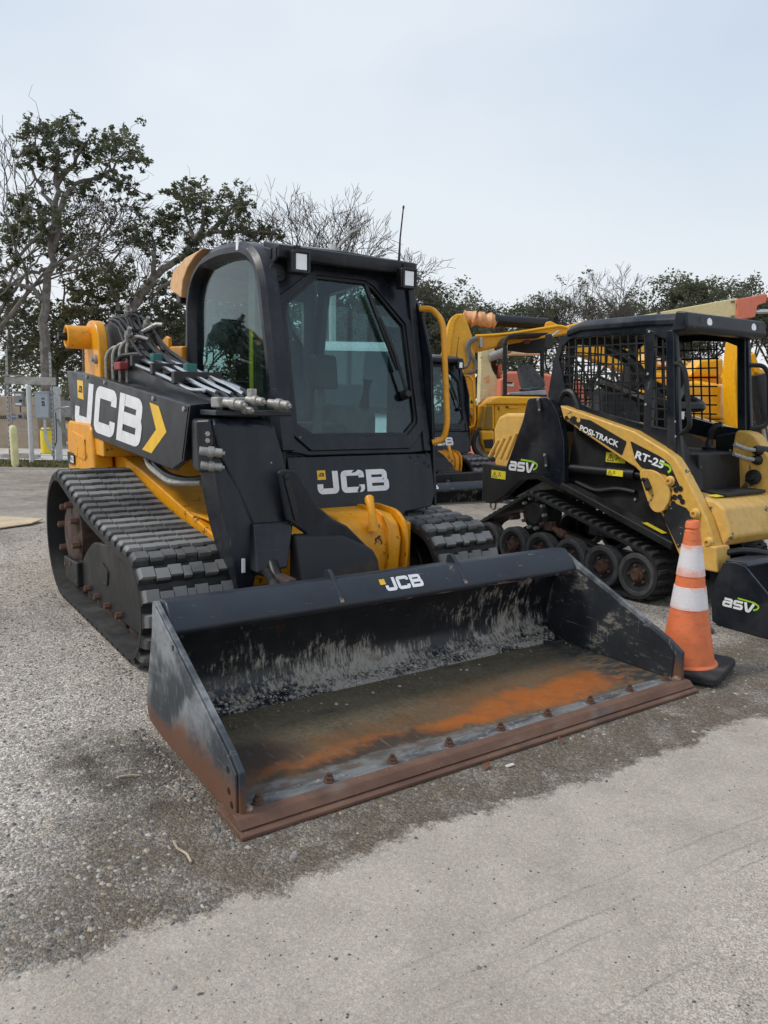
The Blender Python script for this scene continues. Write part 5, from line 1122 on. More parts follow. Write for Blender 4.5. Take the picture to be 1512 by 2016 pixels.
bs = MB(); sq = fil2([(-.185, -.185), (.185, -.185), (.185, .185), (-.185, .185)], .05, 5); ca, sa = math.cos(.32), math.sin(.32)
bs.loft([[(cb_.x+(a*ca-b*sa)*k, cb_.y+(a*sa+b*ca)*k, z) for a, b in sq] for z, k in [(.002, .97), (.004, 1), (.028, 1), (.036, .97)]], True, False); bs.build('base', RUBBERD, cn, .004)
MB().lathe(cb_, (0, 0, 1), [(.034, .140), (.040, .136), (.046, .124), (.30, crad(.30)), (.56, crad(.56)), (.665, crad(.665)), (.668, crad(.668)-.004), (.675, crad(.675)-.004), (.68, crad(.66)), (.705, crad(.70)+.002), (.712, .026), (.70, .02)], 40).build('cone_body', CONEO, cn)
COL = m_collar()
for a, b in ((.30, .405), (.455, .60)): MB().lathe(cb_, (0, 0, 1), [(a, crad(a)+.0005), (a+.001, crad(a)+.003), (b-.001, crad(b)+.003), (b, crad(b)+.0005)], 40).build('reflective_collar', COL, cn)
cn.rotation_euler = (R(-.8), R(-1.6), 0)
cn.location.z = .012

# ------------------------------------------------------------------ things farther back
def hp(px, py, s):
    """point seen at (px,py) whose horizontal distance along the viewing direction is s metres"""
    d = fwd + RIGHT*((px-756)/FPX) + UP*((1008-py)/FPX)
    return CAM+d*(s/d.dot(FH))
def zoomer(x0, y0, k): return lambda x, y: (x0+x/k, y0+y/k)
ZA, ZB, ZD, ZE, ZH, ZI = zoomer(0, 640, 6.3), zoomer(0, 220, 2.908), zoomer(800, 580, 4.725), zoomer(1080, 570, 3.5), zoomer(1380, 640, 4.2), zoomer(1200, 640, 6.3)
def slab(name, pts, s, th, mat, parent, z=None, bevel=.01):
    """solid plate of thickness th standing across the view at distance s; pts in frame pixels"""
    P = [hp(*(z(*p) if z else p), s) for p in pts]
    return MB().solid(P, FH*th).build(name, mat, parent, bevel)
def rod(name, pts, s, r, mat, parent, z=None, n=8, f=0, ds=None):
    P = [hp(*(z(*p) if z else p), s+(ds[i] if ds else 0)) for i, p in enumerate(pts)]
    return MB().tube(P, r, n, f).build(name, mat, parent)
def gfoot(px, s):
    p = hp(px, 900, s); p.z = gz(p.x, p.y); return p
GALV = plain('galvanised_strut', (.42, .44, .44), .5, .4, .12, 20)
BOXG = plain('pale_grey_enamel', (.40, .44, .47), .45, 0, .05)
BOXD = plain('weathered_grey_box', (.27, .27, .26), .6, 0, .15)
PVC = plain('grey_white_pvc', (.58, .60, .60), .5, 0, .08)
BOARD = plain('weathered_board', (.36, .34, .31), .8, 0, .2, 8)
CREAMY = plain('cream_bollard_plastic', (.68, .64, .33), .55, 0, .12, 6)
BEIGE = plain('beige_panel', (.36, .285, .215), .8, 0, .12, 3)
CONC = plain('pale_concrete', (.52, .48, .43), .9, 0, .18, 3, .2)
BRIGHTY = plain('bright_yellow_plastic', (.80, .60, .03), .5, 0, .05)
CREAM = paint('cream_lift_paint', (.76, .66, .36), .5, dust=(.5, .4, .25), dustamt=.3, chip=(.30, .12, .045), chipth=.70, scratch=0, chipscale=5)
CORAL = paint('faded_orange_lift_paint', (.72, .20, .12), .5, dust=(.5, .3, .22), dustamt=.3, chip=(.25, .1, .06), chipth=.7, scratch=0)
SALMON = plain('orange_rod_wrap', (.74, .36, .16), .6, 0, .2, 12, .3)
GREYP = plain('grey_plastic_deck', (.36, .37, .38), .6)
TYRE = plain('grey_tyre_rubber', (.10, .10, .10), .85, 0, .2, 10, .3, 30)
RIMW = plain('white_rim_paint', (.72, .72, .70), .4, 0, .08)
VANW = plain('white_car_paint', (.70, .72, .73), .3, 0, .04)

# utility stand
S = 18.0
us = thing('utility_stand', 'galvanised utility stand with meter and disconnect box at the far left', 'utility stand', gfoot(60, S))
for a, b in (((75, 310), (125, 1700)), ((617, 340), (668, 1690))):
    p0, p1 = hp(*ZA(*a), S), gfoot(ZA(*b)[0], S)
    d = (p0-p1); m = MB(); q = RH*.02; w_ = FH*.02
    m.hexa([p1-q-w_, p1+q-w_, p1+q+w_, p1-q+w_], [p0-q-w_, p0+q-w_, p0+q+w_, p0-q+w_]); po = m.build('strut_post', GALV, us)
    n_ = int(d.length/.10)
    for k in range(n_): 
        c = p1+d*((k+.5)/n_); MB().add([c-w_*1.06-RH*.008-Vector((0, 0, .022)), c-w_*1.06+RH*.008-Vector((0, 0, .022)), c-w_*1.06+RH*.008+Vector((0, 0, .022)), c-w_*1.06-RH*.008+Vector((0, 0, .022))], [(0, 1, 2, 3)]).build('strut_slot', INK, po)
for y_ in (845, 1000, 1135, 1297): slab('cross_strut', [(80, y_-9), (672, y_-4), (672, y_+12), (80, y_+7)], S+.03, .04, GALV, us, ZA, .003)
slab('header_board', [(60, 635), (687, 652), (687, 748), (60, 727)], S-.06, .05, BOARD, us, ZA, .006)
slab('header_cap', [(25, 615), (240, 622), (240, 632), (25, 627)], S-.10, .12, BOARD, us, ZA, .004)
bx = slab('disconnect_box', [(422, 830), (585, 830), (597, 1152), (438, 1150)], S-.14, .15, BOXG, us, ZA, .012)
slab('disconnect_lid', [(412, 824), (590, 824), (590, 838), (412, 838)], S-.16, .18, BOXG, us, ZA, .004)
for q in ([(515, 900), (528, 900), (528, 925), (515, 925)], [(538, 900), (550, 900), (550, 925), (538, 925)], [(515, 945), (550, 945), (550, 965), (515, 965)], [(520, 975), (533, 975), (533, 1003), (520, 1003)], [(540, 970), (552, 970), (552, 1005), (540, 1005)]): slab('printed_mark', q, S-.146, .002, INK, bx, ZA, 0)
mb = slab('meter_box', [(170, 830), (285, 832), (287, 1007), (178, 1005)], S-.12, .12, BOXD, us, ZA, .01)
slab('meter_lid', [(160, 818), (292, 822), (292, 836), (160, 832)], S-.15, .16, BOXD, us, ZA, .004)
for q in ([(190, 850), (262, 852), (262, 878), (190, 876)], [(190, 968), (268, 970), (268, 992), (190, 990)]): slab('paper_label', q, S-.126, .003, WHITE, mb, ZA, 0)
slab('switch', [(235, 925), (270, 925), (270, 950), (235, 950)], S-.135, .012, INK, mb, ZA, 0)
rod('conduit', [(252, 1005), (255, 1090)], S-.07, .012, RUSTB, us, ZA)
jb = slab('outlet_box', [(205, 1090), (285, 1085), (302, 1110), (300, 1168), (205, 1165)], S-.1, .1, BOXD, us, ZA, .02)
slab('outlet', [(230, 1118), (268, 1118), (268, 1150), (230, 1150)], S-.107, .006, INK, jb, ZA, 0)
rod('conduit', [(556, 1155), (562, 1380), (600, 1480), (650, 1560)], S-.05, .035, PVC, us, ZA, 10, .1)
rod('support_pole', [(352, 750), (378, 1300), (396, 1712)], S-.14, .055, PVC, us, ZA, 12)
rod('cable', [(690, 1085), (700, 1300), (705, 1440), (680, 1500)], S-.02, .012, HOSE, us, ZA, 6, .1)
rod('flexible_conduit', [(600, 1120), (650, 1075), (720, 1030), (860, 1012)], S-.05, .02, GALV, us, ZA, 6, .1)
rod('top_stub', [(495, 770), (497, 826)], S-.06, .02, GALV, us, ZA)
S = 18.6
p0, p1 = hp(*ZA(700, 765), S), gfoot(ZA(735, 1520)[0], S)
wp_ = thing('white_post', 'white square post right of the utility stand with grey conduit', 'post', p1)
m = MB(); q = RH*.06; w_ = FH*.06; m.hexa([p1-q-w_, p1+q-w_, p1+q+w_, p1-q+w_], [p0-q-w_, p0+q-w_, p0+q+w_, p0-q+w_]); m.build('shaft', PVC, wp_, .006)
slab('post_side_box', [(722, 785), (742, 785), (742, 860), (722, 860)], S-.02, .1, PVC, wp_, ZA, .005)
rod('conduit', [(712, 1165), (740, 1210), (800, 1330), (880, 1460)], S-.1, .03, BOXD, wp_, ZA, 8, .2)
gp_ = slab('grey_sign_back', [(735, 940), (1000, 940), (1000, 1142), (745, 1142)], 19.6, .04, BOXD, None, ZA, .006); tag(gp_, 'plain grey panel fixed behind the white post', 'panel')
bd = thing('bollard', 'cream plastic bollard standing in front of the utility stand', 'bollard', gfoot(ZA(188, 0)[0], 16.4))
p1 = gfoot(ZA(188, 0)[0], 16.4); hgt = hp(*ZA(168, 1240), 16.4).z-p1.z; rb = .078
MB().lathe(p1, (-.02, 0, 1), [(0, rb), (hgt-.08, rb), (hgt-.03, rb*.8), (hgt-.005, rb*.4), (hgt, .005)], 18).build('sleeve', CREAMY, bd)
yb = thing('bollard', 'short bright yellow bollard behind the utility stand', 'bollard', gfoot(ZA(585, 0)[0], 20.5))
p1 = gfoot(ZA(585, 0)[0], 20.5); MB().lathe(p1, (0, 0, 1), [(0, .19), (.10, .17)], 16).build('foot', plain('teal_foot', (.05, .12, .12), .7), yb); MB().lathe(p1, (0, 0, 1), [(.10, .15), (.72, .15), (.78, .10)], 16).build('sleeve', BRIGHTY, yb)
bw = thing('beige_enclosure', 'beige panelled enclosure with dark lettering behind the utility stand', 'enclosure', gfoot(30, 23))
p_l, p_r = gfoot(-70, 23), gfoot(78, 23); topz = hp(40, 781, 23).z
for k in range(3):
    a = p_l.lerp(p_r, k/3); b = p_l.lerp(p_r, (k+1)/3-.003); MB().solid([Vector((a.x, a.y, a.z)), Vector((b.x, b.y, b.z)), Vector((b.x, b.y, topz)), Vector((a.x, a.y, topz))], FH*2.0).build('wall_panel', BEIGE, bw, .01)
text('ast', hp(*ZA(0, 1160), 22.98), RH, (0, 0, 1), .13, INK, bw, off=.01); text('ci', hp(*ZA(305, 1165), 22.98), RH, (0, 0, 1), .12, INK, bw, off=.01)
dd = slab('blue_roundel', [ZA(165+27*math.cos(k*.628), 1137+30*math.sin(k*.628)) for k in range(10)], 22.97, .02, plain('blue_logo', (.08, .13, .35), .5), bw, None, 0)
tag(slab('timber_sleeper', [(0, 1600), (300, 1585), (470, 1610), (470, 1645), (0, 1680)], 19.3, .18, BOARD, None, ZA, .01), 'weathered timber lying on the ground behind the utility stand', 'timber')
dr = thing('drum', 'dark blue drum behind the yellow bollard', 'drum', gfoot(ZA(565, 0)[0], 25)); p1 = gfoot(ZA(565, 0)[0], 25)
MB().lathe(p1, (0, 0, 1), [(0, .30), (.3, .30), (.31, .315), (.33, .315), (.34, .30), (.85, .30), (.87, .28)], 18).build('shell', plain('dark_blue_steel', (.03, .05, .10), .5), dr)
for k, (pts, r_) in enumerate([([(490, 1585), (640, 1640)], .05), ([(690, 1545), (1000, 1560)], .04), ([(700, 1575), (1000, 1585)], .04), ([(500, 1470), (560, 1540), (640, 1575)], .02)]):
    P = [gfoot(ZA(*p)[0], 20.2-.6*k+j*.1)+Vector((0, 0, r_)) for j, p in enumerate(pts)]
    o = MB().tube(P, r_, 8).build('ground_pipe', PVC if k < 3 else HOSE, None); tag(o, ['thick white pipe lying behind the timber', 'upper white pipe lying beside the white post', 'lower white pipe lying beside the white post', 'black cable looping on the ground by the yellow bollard'][k], 'pipe' if k < 3 else 'cable', 'pipes on the far ground' if k < 3 else None)
# concrete pad
a, b, c, d = [gfoot(px, s) for px, s in ((-200, 18.9), (330, 18.9), (430, 27), (-260, 27))]
o = MB().add([p+Vector((0, 0, .02)) for p in (a, b, c, d)], [(0, 1, 2, 3)]).build('concrete_pad', CONC, None); struct(o)
# low wall/kerb far behind
o = MB().solid([gfoot(-100, 27.5), gfoot(500, 27.5), gfoot(500, 27.5)+Vector((0, 0, .45)), gfoot(-100, 27.5)+Vector((0, 0, .45))], FH*.3).build('low_wall', plain('tan_kerb', (.42, .33, .25), .85), None); tag(o, 'low tan wall along the far edge of the concrete pad', 'wall')
# grass strip
GR = [plain('grass_green', (.07, .095, .02), .8, 0, .3), plain('grass_dry', (.21, .16, .07), .85, 0, .3), plain('grass_olive', (.12, .12, .03), .8, 0, .3)]
rd = random.Random(12); V, F, MI = [], [], []
for k in range(9000):
    s = rd.uniform(16.3, 18.6); px = rd.uniform(-60, 330)
    p = gfoot(px, s); q = .5+.5*mnoise.noise(Vector((p.x*1.3, p.y*1.3, 0)))
    if rd.random() > .35+q*.8: continue
    h = rd.uniform(.02, .085)*(0.5+q); a = rd.random()*6.28; w_ = Vector((math.cos(a), math.sin(a), 0))*.012; b = len(V)
    ln_ = Vector((rd.uniform(-.05, .05), rd.uniform(-.05, .05), h)); V += [p-w_, p+w_, p+ln_]; F.append((b, b+1, b+2)); MI.append(0 if rd.random() < q*.8 else rd.choice((1, 2)))
me = bpy.data.meshes.new('grass'); me.from_pydata(V, [], F); [me.materials.append(x) for x in GR]; me.polygons.foreach_set('material_index', MI)
o = bpy.data.objects.new('grass', me); col.objects.link(o); tag(o, 'patchy low grass strip along the far edge of the yard', 'grass', kind='stuff')
# sheet of ply at the left edge
o = MB().prism('z', [(-.785, 6.673), (-.451, 6.276), (-.60, 6.05), (-1.0, 5.85), (-1.3, 6.3)], .004, .016).build('plywood_sheet', plain('pale_plywood', (.52, .41, .27), .8, 0, .15, 5), None, .002); tag(o, 'pale plywood sheet lying on the gravel at the left edge', 'sheet')

# street lamp
S = 22
p1 = gfoot(655, S); sl = thing('street_lamp', 'white street lamp rising behind the near loader cab', 'street lamp', p1)
MB().tube([p1, hp(654, 481, S)], .1, 12).build('pole', PVC, sl); rod('arm', [(657, 500), (672, 477), (690, 460)], S-.02, .035, GALV, sl)
h0 = hp(686, 461, S); h1 = hp(708, 452, S); lh = MB(); ax = (h1-h0); 
lh.loft([[h0+ax*t_+FH*(a*w_)+Vector((0, 0, b)) for a, b in ((-1, -.02), (1, -.02), (.8, .05), (-.8, .05))] for t_, w_ in ((0, .05), (.25, .13), (.8, .13), (1, .06))], True, True); lh.build('lamp_head', BOXD, sl)

# white van behind the near loader
S = 10.6; p1 = gfoot(672, S)
vn = thing('white_van', 'white van parked behind the near loader, seen through its cab glass', 'van', p1)
def VP(x, y, z): return p1+RH*x+FH*y+Vector((0, 0, z))
secs = []
for x, k in ((-.98, .0), (-.95, .06), (-.78, .14), (.78, .14), (.95, .06), (.98, 0)):
    secs.append([VP(x, y, z) for y, z in [(0, .35), (-.02, .85), (.25, 1.02+k*.3), (.45+.0, 1.12+k*.3), (1.25, 2.02+k), (1.6, 2.12+k), (4.5, 2.12+k), (4.6, .4)]])
MB().loft(secs, True, False).build('body', VANW, vn, .05, 3)
MB().solid([VP(-.80, .40, 1.20), VP(.80, .40, 1.20), VP(.70, 1.12, 2.04), VP(-.70, 1.12, 2.04)], Vector((0, 0, .06))-FH*.05).build('windscreen', plain('dark_glass', (.03, .04, .045), .08), vn, .02)
for x in (-.72, .72): MB().solid([VP(x-.16, -.03, .72), VP(x+.16, -.03, .72), VP(x+.14, .0, .92), VP(x-.14, .0, .92)], -FH*.03).build('headlight', LAMP, vn, .02)
MB().solid([VP(-.5, -.03, .62), VP(.5, -.03, .62), VP(.5, -.02, .85), VP(-.5, -.02, .85)], -FH*.03).build('grille', INK, vn, .01)
for x in (-.88, .88):
    for y in (.75, 3.8): MB().lathe(VP(x-.1, y, .33), RH, [(0, .2), (0, .33), (.2, .33), (.2, .2)], 18).build('wheel', TYRE, vn)
for x in (-1.08, 1.08): MB().solid([VP(x-.09, .75, 1.25), VP(x+.09, .75, 1.25), VP(x+.09, .75, 1.5), VP(x-.09, .75, 1.5)], FH*.08).build('door_mirror', INK, vn, .02)

# ---------------- excavator with hanging stick
S = 13.2
ex = thing('excavator', 'yellow excavator with raised boom and hanging stick behind the second loader', 'excavator', gfoot(1480, S+1))
st = slab('stick', [(340, 560), (392, 290), (420, 215), (470, 180), (530, 172), (556, 215), (612, 385), (640, 545), (652, 1290), (640, 1402), (585, 1412), (560, 1180), (500, 700), (430, 620)], S, .42, YELC, ex, ZD, .03)
slab('stick_edge_plate', [(335, 560), (390, 285), (418, 210), (470, 176), (500, 190), (455, 250), (430, 400), (400, 600)], S-.03, .48, YELC, ex, ZD, .015)
slab('boom_front', [(600, 505), (605, 455), (640, 392), (930, 362), (1440, 283), (1500, 300), (1530, 360), (920, 470), (690, 525), (620, 530)], S+.06, .34, YELC, ex, ZD, .03)
slab('boom_rear', [(1118, 640), (1150, 632), (1400, 730), (1540, 800), (1530, 840), (1380, 790), (1120, 690)], S+.06, .34, YELC, ex, None, .03)
slab('boom_knuckle', [(1285, 300), (1300, 255), (1345, 245), (1450, 300), (1420, 330)], S+.08, .28, YELC, ex, ZD, .02)
rod('pin_washer', [(668, 478), (672, 478)], S-.02, .05, STEEL, ex, ZD, 12)
rod('dipper_cylinder', [(820, 240), (1310, 275)], S+.22, .10, GASK, ex, ZD, 16)
rod('cylinder_collar', [(826, 240), (850, 242)], S+.22, .115, GASK, ex, ZD, 16)
m = MB(); pts_ = [hp(*ZD(520+i*26.5, 208+i*3.6+6*math.sin(i*1.7)), S+.22) for i in range(13)]
m.tube(pts_, .1, 12, rr=[.115+.02*math.sin(i*2.1)+.012*math.cos(i*3.3) for i in range(13)]); m.build('rod_wrap', SALMON, ex)
rod('hydraulic_tube', [(640, 385), (900, 372), (1180, 330), (1420, 290), (1500, 310)], S, .025, YELC, ex, ZD, 8, .3)
for k, pts in enumerate(([(660, 400), (600, 415), (555, 480), (590, 600), (560, 680), (490, 670)], [(660, 410), (590, 440), (575, 520), (650, 640), (640, 715), (545, 735)])): rod('hose', pts, S-.08, .032, plain('grey_hose', (.16, .15, .14), .6), ex, ZD, 8, .4)
slab('hose_clamp', [(685, 395), (708, 395), (708, 490), (685, 490)], S-.06, .1, GALV, ex, ZD, .005)
rod('stick_tube', [(510, 700), (530, 720), (560, 980), (590, 1180), (575, 1200)], S-.06, .03, YELC, ex, ZD, 8, .2)
sk_ = slab('warning_sticker', [(590, 960), (625, 960), (622, 1055), (588, 1055)], S-.006, .004, LEMON, ex, ZD, 0)
slab('pictogram', [(592, 1012), (624, 1012), (608, 972)], S-.012, .003, INK, sk_, ZD, 0)
rod('stick_pin', [(600, 1120), (610, 1120)], S-.05, .06, STEEL, ex, ZD, 12); rod('stick_pin', [(598, 1240), (612, 1240)], S-.05, .09, YELC, ex, ZD, 12)
slab('house', [(1400, 735), (1640, 735), (1660, 860), (1400, 860)], S+.9, 2.0, YELC, ex, None, .08)
slab('house_stripe', [(1480, 752), (1640, 752), (1640, 762), (1480, 762)], S+.86, .05, INK, ex, None, 0)
slab('undercarriage', [(1380, 870), (1680, 870), (1690, 925), (1370, 925)], S+.6, 2.4, BLACK_MATT, ex, None, .05)

# ---------------- boom lift
S = 16.5
bl = thing('boom_lift', 'cream and faded orange boom lift with long rusty boom behind the small loader', 'boom lift', gfoot(1070, S))
slab('riser', [(690, 502), (760, 488), (772, 600), (800, 700), (852, 790), (852, 965), (760, 970), (702, 1210), (668, 1245), (690, 700)], S, .5, CREAM, bl, ZD, .02)
slab('riser_outline', [(718, 890), (762, 886), (768, 900), (766, 990), (712, 990)], S-.01, .012, CREAM, bl, ZD, .004)
slab('upper_boom', [(745, 500), (900, 440), (1000, 400), (1290, 480), (1290, 560), (1000, 560), (780, 600)], S+.1, .4, CREAM, bl, ZD, .02)
rod('lift_cylinder', [(775, 585), (830, 565), (960, 500)], S-.1, .09, BOXD, bl, ZD, 12)
lb = slab('long_boom', [(370, 232), (480, 214), (620, 182), (1300, 58), (1292, 212), (900, 300), (400, 300)], S+1.5, .6, CREAM, bl, ZE, .02)
slab('boom_head', [(1300, 66), (1500, 28), (1512, 40), (1500, 90), (1440, 110), (1425, 190), (1298, 208)], S+1.45, .5, CORAL, bl, ZE, .02)
rod('boom_rod', [(1425, 152), (1560, 150)], S+1.6, .05, CHROME, bl, ZE, 10)
for p in ((1262, 85), (1276, 84), (1262, 188), (1276, 187)): rod('rivet', [p, (p[0]+3, p[1])], S+1.48, .03, RUSTB, bl, ZE, 8)
rod('boom_pulley', [(752, 182), (760, 182)], S+1.46, .11, RUSTB, bl, ZE, 12)
slab('turret', [(930, 715), (1060, 712), (1310, 735), (1620, 800), (1700, 960), (1700, 1080), (860, 1080), (865, 780), (890, 770)], S-.4, 1.8, CORAL, bl, ZD, .08)
slab('turret_label', [(935, 815), (1000, 822), (1000, 855), (935, 850)], S-.41, .012, WHITE, bl, ZD, 0)
slab('turret_slot', [(930, 812), (990, 814), (985, 828), (930, 826)], S-.43, .02, INK, bl, ZD, 0)
slab('mast_post', [(850, 650), (890, 640), (890, 940), (850, 940)], S+.3, .3, CORAL, bl, ZD, .02)
slab('lower_link', [(760, 590), (840, 590), (830, 760), (800, 720)], S+.35, .3, RUSTB, bl, ZD, .02)
slab('chassis', [(640, 1420), (1500, 1420), (1500, 1640), (640, 1640)], S-.2, 2.0, CORAL, bl, ZD, .08)
sh = slab('paint_scuff_mark', [(720, 775), (745, 765), (765, 745), (772, 760), (775, 800), (760, 820), (725, 815)], S-.004, .003, SALMON, bl, ZD, 0)

# ---------------- roller with canopy
S = 12.4
ro = thing('road_roller', 'yellow road roller with black canopy and seat behind the small loader', 'roller', gfoot(1020, S))
hd = slab('hood', [(815, 1030), (852, 952), (1250, 955), (1260, 1300), (1240, 1480), (830, 1480), (815, 1250)], S, 1.1, YELC, ro, ZD, .05)
slab('hood_top', [(735, 1030), (800, 965), (855, 945), (1260, 950), (1260, 1025), (825, 1025)], S-.04, 1.2, YELC, ro, ZD, .03)
slab('hood_crease', [(930, 1032), (955, 1060), (1040, 1060), (1060, 1032)], S-.02, .03, YELC, hd, ZD, .006)
slab('hood_latch', [(930, 1040), (950, 1040), (950, 1056), (930, 1056)], S-.04, .02, INK, hd, ZD, 0); rod('hood_button', [(858, 1058), (862, 1058)], S-.02, .035, BLACK_MATT, hd, ZD, 10)
slab('nose_frame', [(718, 1030), (820, 1020), (820, 1260), (700, 1262), (715, 1150)], S-.02, 1.1, YELC, ro, ZD, .03)
slab('nose_grille', [(745, 1040), (800, 1036), (802, 1250), (722, 1252)], S-.05, .05, plain('dusty_grille_mesh', (.26, .16, .03), .8, 0, .4, 120), ro, ZD, .006)
slab('nose_bumper', [(688, 1265), (820, 1262), (820, 1470), (730, 1470), (695, 1380)], S-.08, 1.0, YELC, ro, ZD, .04)
slab('nose_recess', [(718, 1350), (812, 1345), (812, 1430), (735, 1428)], S-.12, .05, INK, ro, ZD, .01)
wc = hp(*ZD(765, 1370), S+.5)
wh = MB().lathe(wc-FH*.25+RH*0, -FH+RH*-.2, [(-.15, .30), (-.1, .31), (.12, .31), (.16, .27), (.16, .225)], 28, False).build('wheel', TYRE, ro)
MB().lathe(wc-FH*.25, -FH+RH*-.2, [(.158, .226), (.165, .21), (.10, .19), (.06, .1), (.07, .0)], 24, False).build('rim', RIMW, wh)
slab('front_post', [(903, 450), (938, 450), (938, 935), (903, 935)], S+.1, .08, BLACK_MATT, ro, ZD, .01)
cp = MB(); P = [hp(*ZD(*p), S+.1) for p in [(905, 480), (915, 420), (950, 375), (1010, 360), (1300, 352), (1330, 352), (1300, 372), (1010, 385), (960, 400), (938, 440), (935, 480)]]
cp.solid(P, FH*1.1); cp.build('canopy', BLACK_MATT, ro, .01)
slab('canopy_underside', [(945, 420), (1000, 395), (1295, 380), (1290, 545), (1130, 545), (945, 520)], S+.9, .06, BLACK_MATT, ro, ZD, .01)
slab('canopy_lamp', [(1090, 418), (1150, 418), (1150, 455), (1090, 460)], S+.86, .04, plain('dull_red_lens', (.20, .03, .02), .3), ro, ZD, .006)
slab('rear_post', [(1250, 530), (1285, 520), (1280, 900), (1250, 900)], S+.8, .08, BLACK_MATT, ro, ZD, .01)
slab('side_sill', [(895, 930), (1310, 930), (1310, 950), (895, 950)], S+.08, .08, BLACK_MATT, ro, ZD, .006)
slab('platform', [(955, 915), (1120, 900), (1300, 885), (1310, 935), (955, 935)], S+.2, .8, GREYP, ro, ZD, .01)
sb = slab('seat', [(1055, 690), (1070, 655), (1110, 642), (1165, 655), (1200, 690), (1290, 800), (1300, 850), (1230, 885), (1110, 890), (1085, 840)], S+.4, .35, SEATM, ro, ZD, .06)
slab('seat_cushion', [(1095, 870), (1290, 860), (1300, 895), (1095, 900)], S+.3, .5, SEATM, ro, ZD, .03)
slab('armrest', [(1150, 862), (1250, 855), (1255, 880), (1160, 885)], S+.28, .08, SEATM, ro, ZD, .02)
slab('lever', [(1235, 815), (1248, 815), (1250, 860), (1232, 860)], S+.27, .04, SEATM, ro, ZD, .01)
slab('mirror', [(1295, 370), (1350, 362), (1370, 400), (1365, 500), (1310, 512), (1292, 490)], S-.05, .05, GASK, ro, ZD, .015)
rod('mirror_arm', [(1350, 390), (1400, 350), (1420, 340)], S-.03, .015, GALV, ro, ZD)

# ---------------- small excavator behind the open cab
S = 8.0
mx_ = thing('mini_excavator', 'yellow mini excavator with curved boom behind the small loader cab', 'excavator', gfoot(1390, S))
MB().loft([[hp(*ZI(*p), S+ds) for p in pts] for pts, ds in (([(560, 930), (580, 850), (890, 740), (1050, 705), (1390, 745), (1385, 1160), (1100, 1150), (560, 1020)], .06), ([(540, 930), (570, 830), (880, 715), (1060, 685), (1430, 735), (1430, 1185), (1100, 1170), (545, 1040)], .2), ([(540, 930), (570, 830), (880, 715), (1060, 685), (1430, 735), (1430, 1185), (1100, 1170), (545, 1040)], 1.4))], True, False).build('engine_body', YELC, mx_, .03, 3)
logo('JCB', hp(*ZI(968, 922), S+.05), RH, Vector((0, 0, 1)), .042, INK, mx_, 'letter_outline', sx=1.15, gap=.06, off=.004)
logo('JCB', hp(*ZI(972, 918), S+.045), RH, Vector((0, 0, 1)), .036, WHITE, mx_, sx=1.2, gap=.1, off=.006)
gs = slab('green_sticker', [(992, 940), (1170, 945), (1168, 1030), (992, 1022)], S+.045, .004, plain('green_vinyl', (.06, .32, .09), .45), mx_, ZI, 0)
slab('sticker_print', [(1010, 995), (1155, 1000), (1155, 1012), (1010, 1007)], S+.04, .003, WHITE, gs, ZI, 0)
slab('lower_skirt', [(540, 1040), (1000, 1165), (1430, 1200), (1430, 1700), (540, 1700)], S+.1, 1.2, BLACK_MATT, mx_, ZI, .03)
text('18Fe', hp(*ZI(1095, 1190), S+.08), RH, (0, 0, 1), .025, WHITE, mx_, off=.006)
slab('swing_casting', [(960, 655), (1050, 520), (1140, 420), (1420, 400), (1425, 560), (1400, 660), (1100, 640)], S+.3, .3, YELC, mx_, ZI, .04)
slab('swing_plate', [(960, 660), (1400, 650), (1400, 735), (1050, 690)], S+.35, .4, YEL, mx_, ZI, .02)
bc = slab('boom_base', [(560, 340), (600, 230), (760, 400), (760, 520), (560, 530)], S+.6, .3, YELC, mx_, ZI, .03)
logo('C', hp(*ZI(590, 490), S+.58), RH, Vector((0, 0, 1)), .09, WHITE, bc, sx=1.3, off=.006)
slab('boom_base_link', [(400, 480), (490, 330), (490, 520), (450, 590), (420, 560)], S+.5, .3, YELC, mx_, ZI, .03)
slab('track_link', [(385, 790), (460, 820), (450, 950), (390, 930)], S+.5, .3, YELC, mx_, ZI, .03)
slab('under_link', [(560, 590), (760, 590), (770, 680), (690, 760), (560, 680)], S+.5, .3, YELC, mx_, ZI, .03)
slab('boom', [(300, 120), (330, 138), (440, 228), (495, 380), (490, 412), (445, 420), (385, 475), (365, 560), (362, 700), (380, 860), (480, 940), (475, 1000), (350, 985), (290, 800), (270, 400)], S-.3, .28, YELC, mx_, ZH, .02)
slab('boom_edge_plate', [(425, 240), (445, 225), (500, 385), (492, 420), (455, 390)], S-.34, .36, YELC, mx_, ZH, .01)
sk2 = slab('warning_sticker', [(350, 285), (395, 262), (410, 300), (365, 325)], S-.31, .005, YEL, mx_, ZH, 0)
slab('pictogram', [(368, 310), (405, 300), (382, 278)], S-.316, .003, INK, sk2, ZH, 0)
cy_ = rod('boom_cylinder', [(465, 410), (505, 640), (540, 810)], S-.45, .095, GASK, mx_, ZH, 14); rod('cylinder_rod', [(540, 810), (565, 950)], S-.45, .05, CHROME, cy_, ZH, 12)
slab('boom_foot', [(350, 980), (480, 1000), (560, 1100), (560, 1300), (350, 1300)], S-.25, .4, YEL, mx_, ZH, .02)
rod('boom_hose', [(455, 590), (470, 640), (480, 760), (500, 780)], S-.5, .02, HOSE, mx_, ZH)
rod('step_rail', [(1450, 1000), (1470, 1100), (1490, 1250), (1500, 1400)], S+.1, .02, GALV, mx_, ZI)
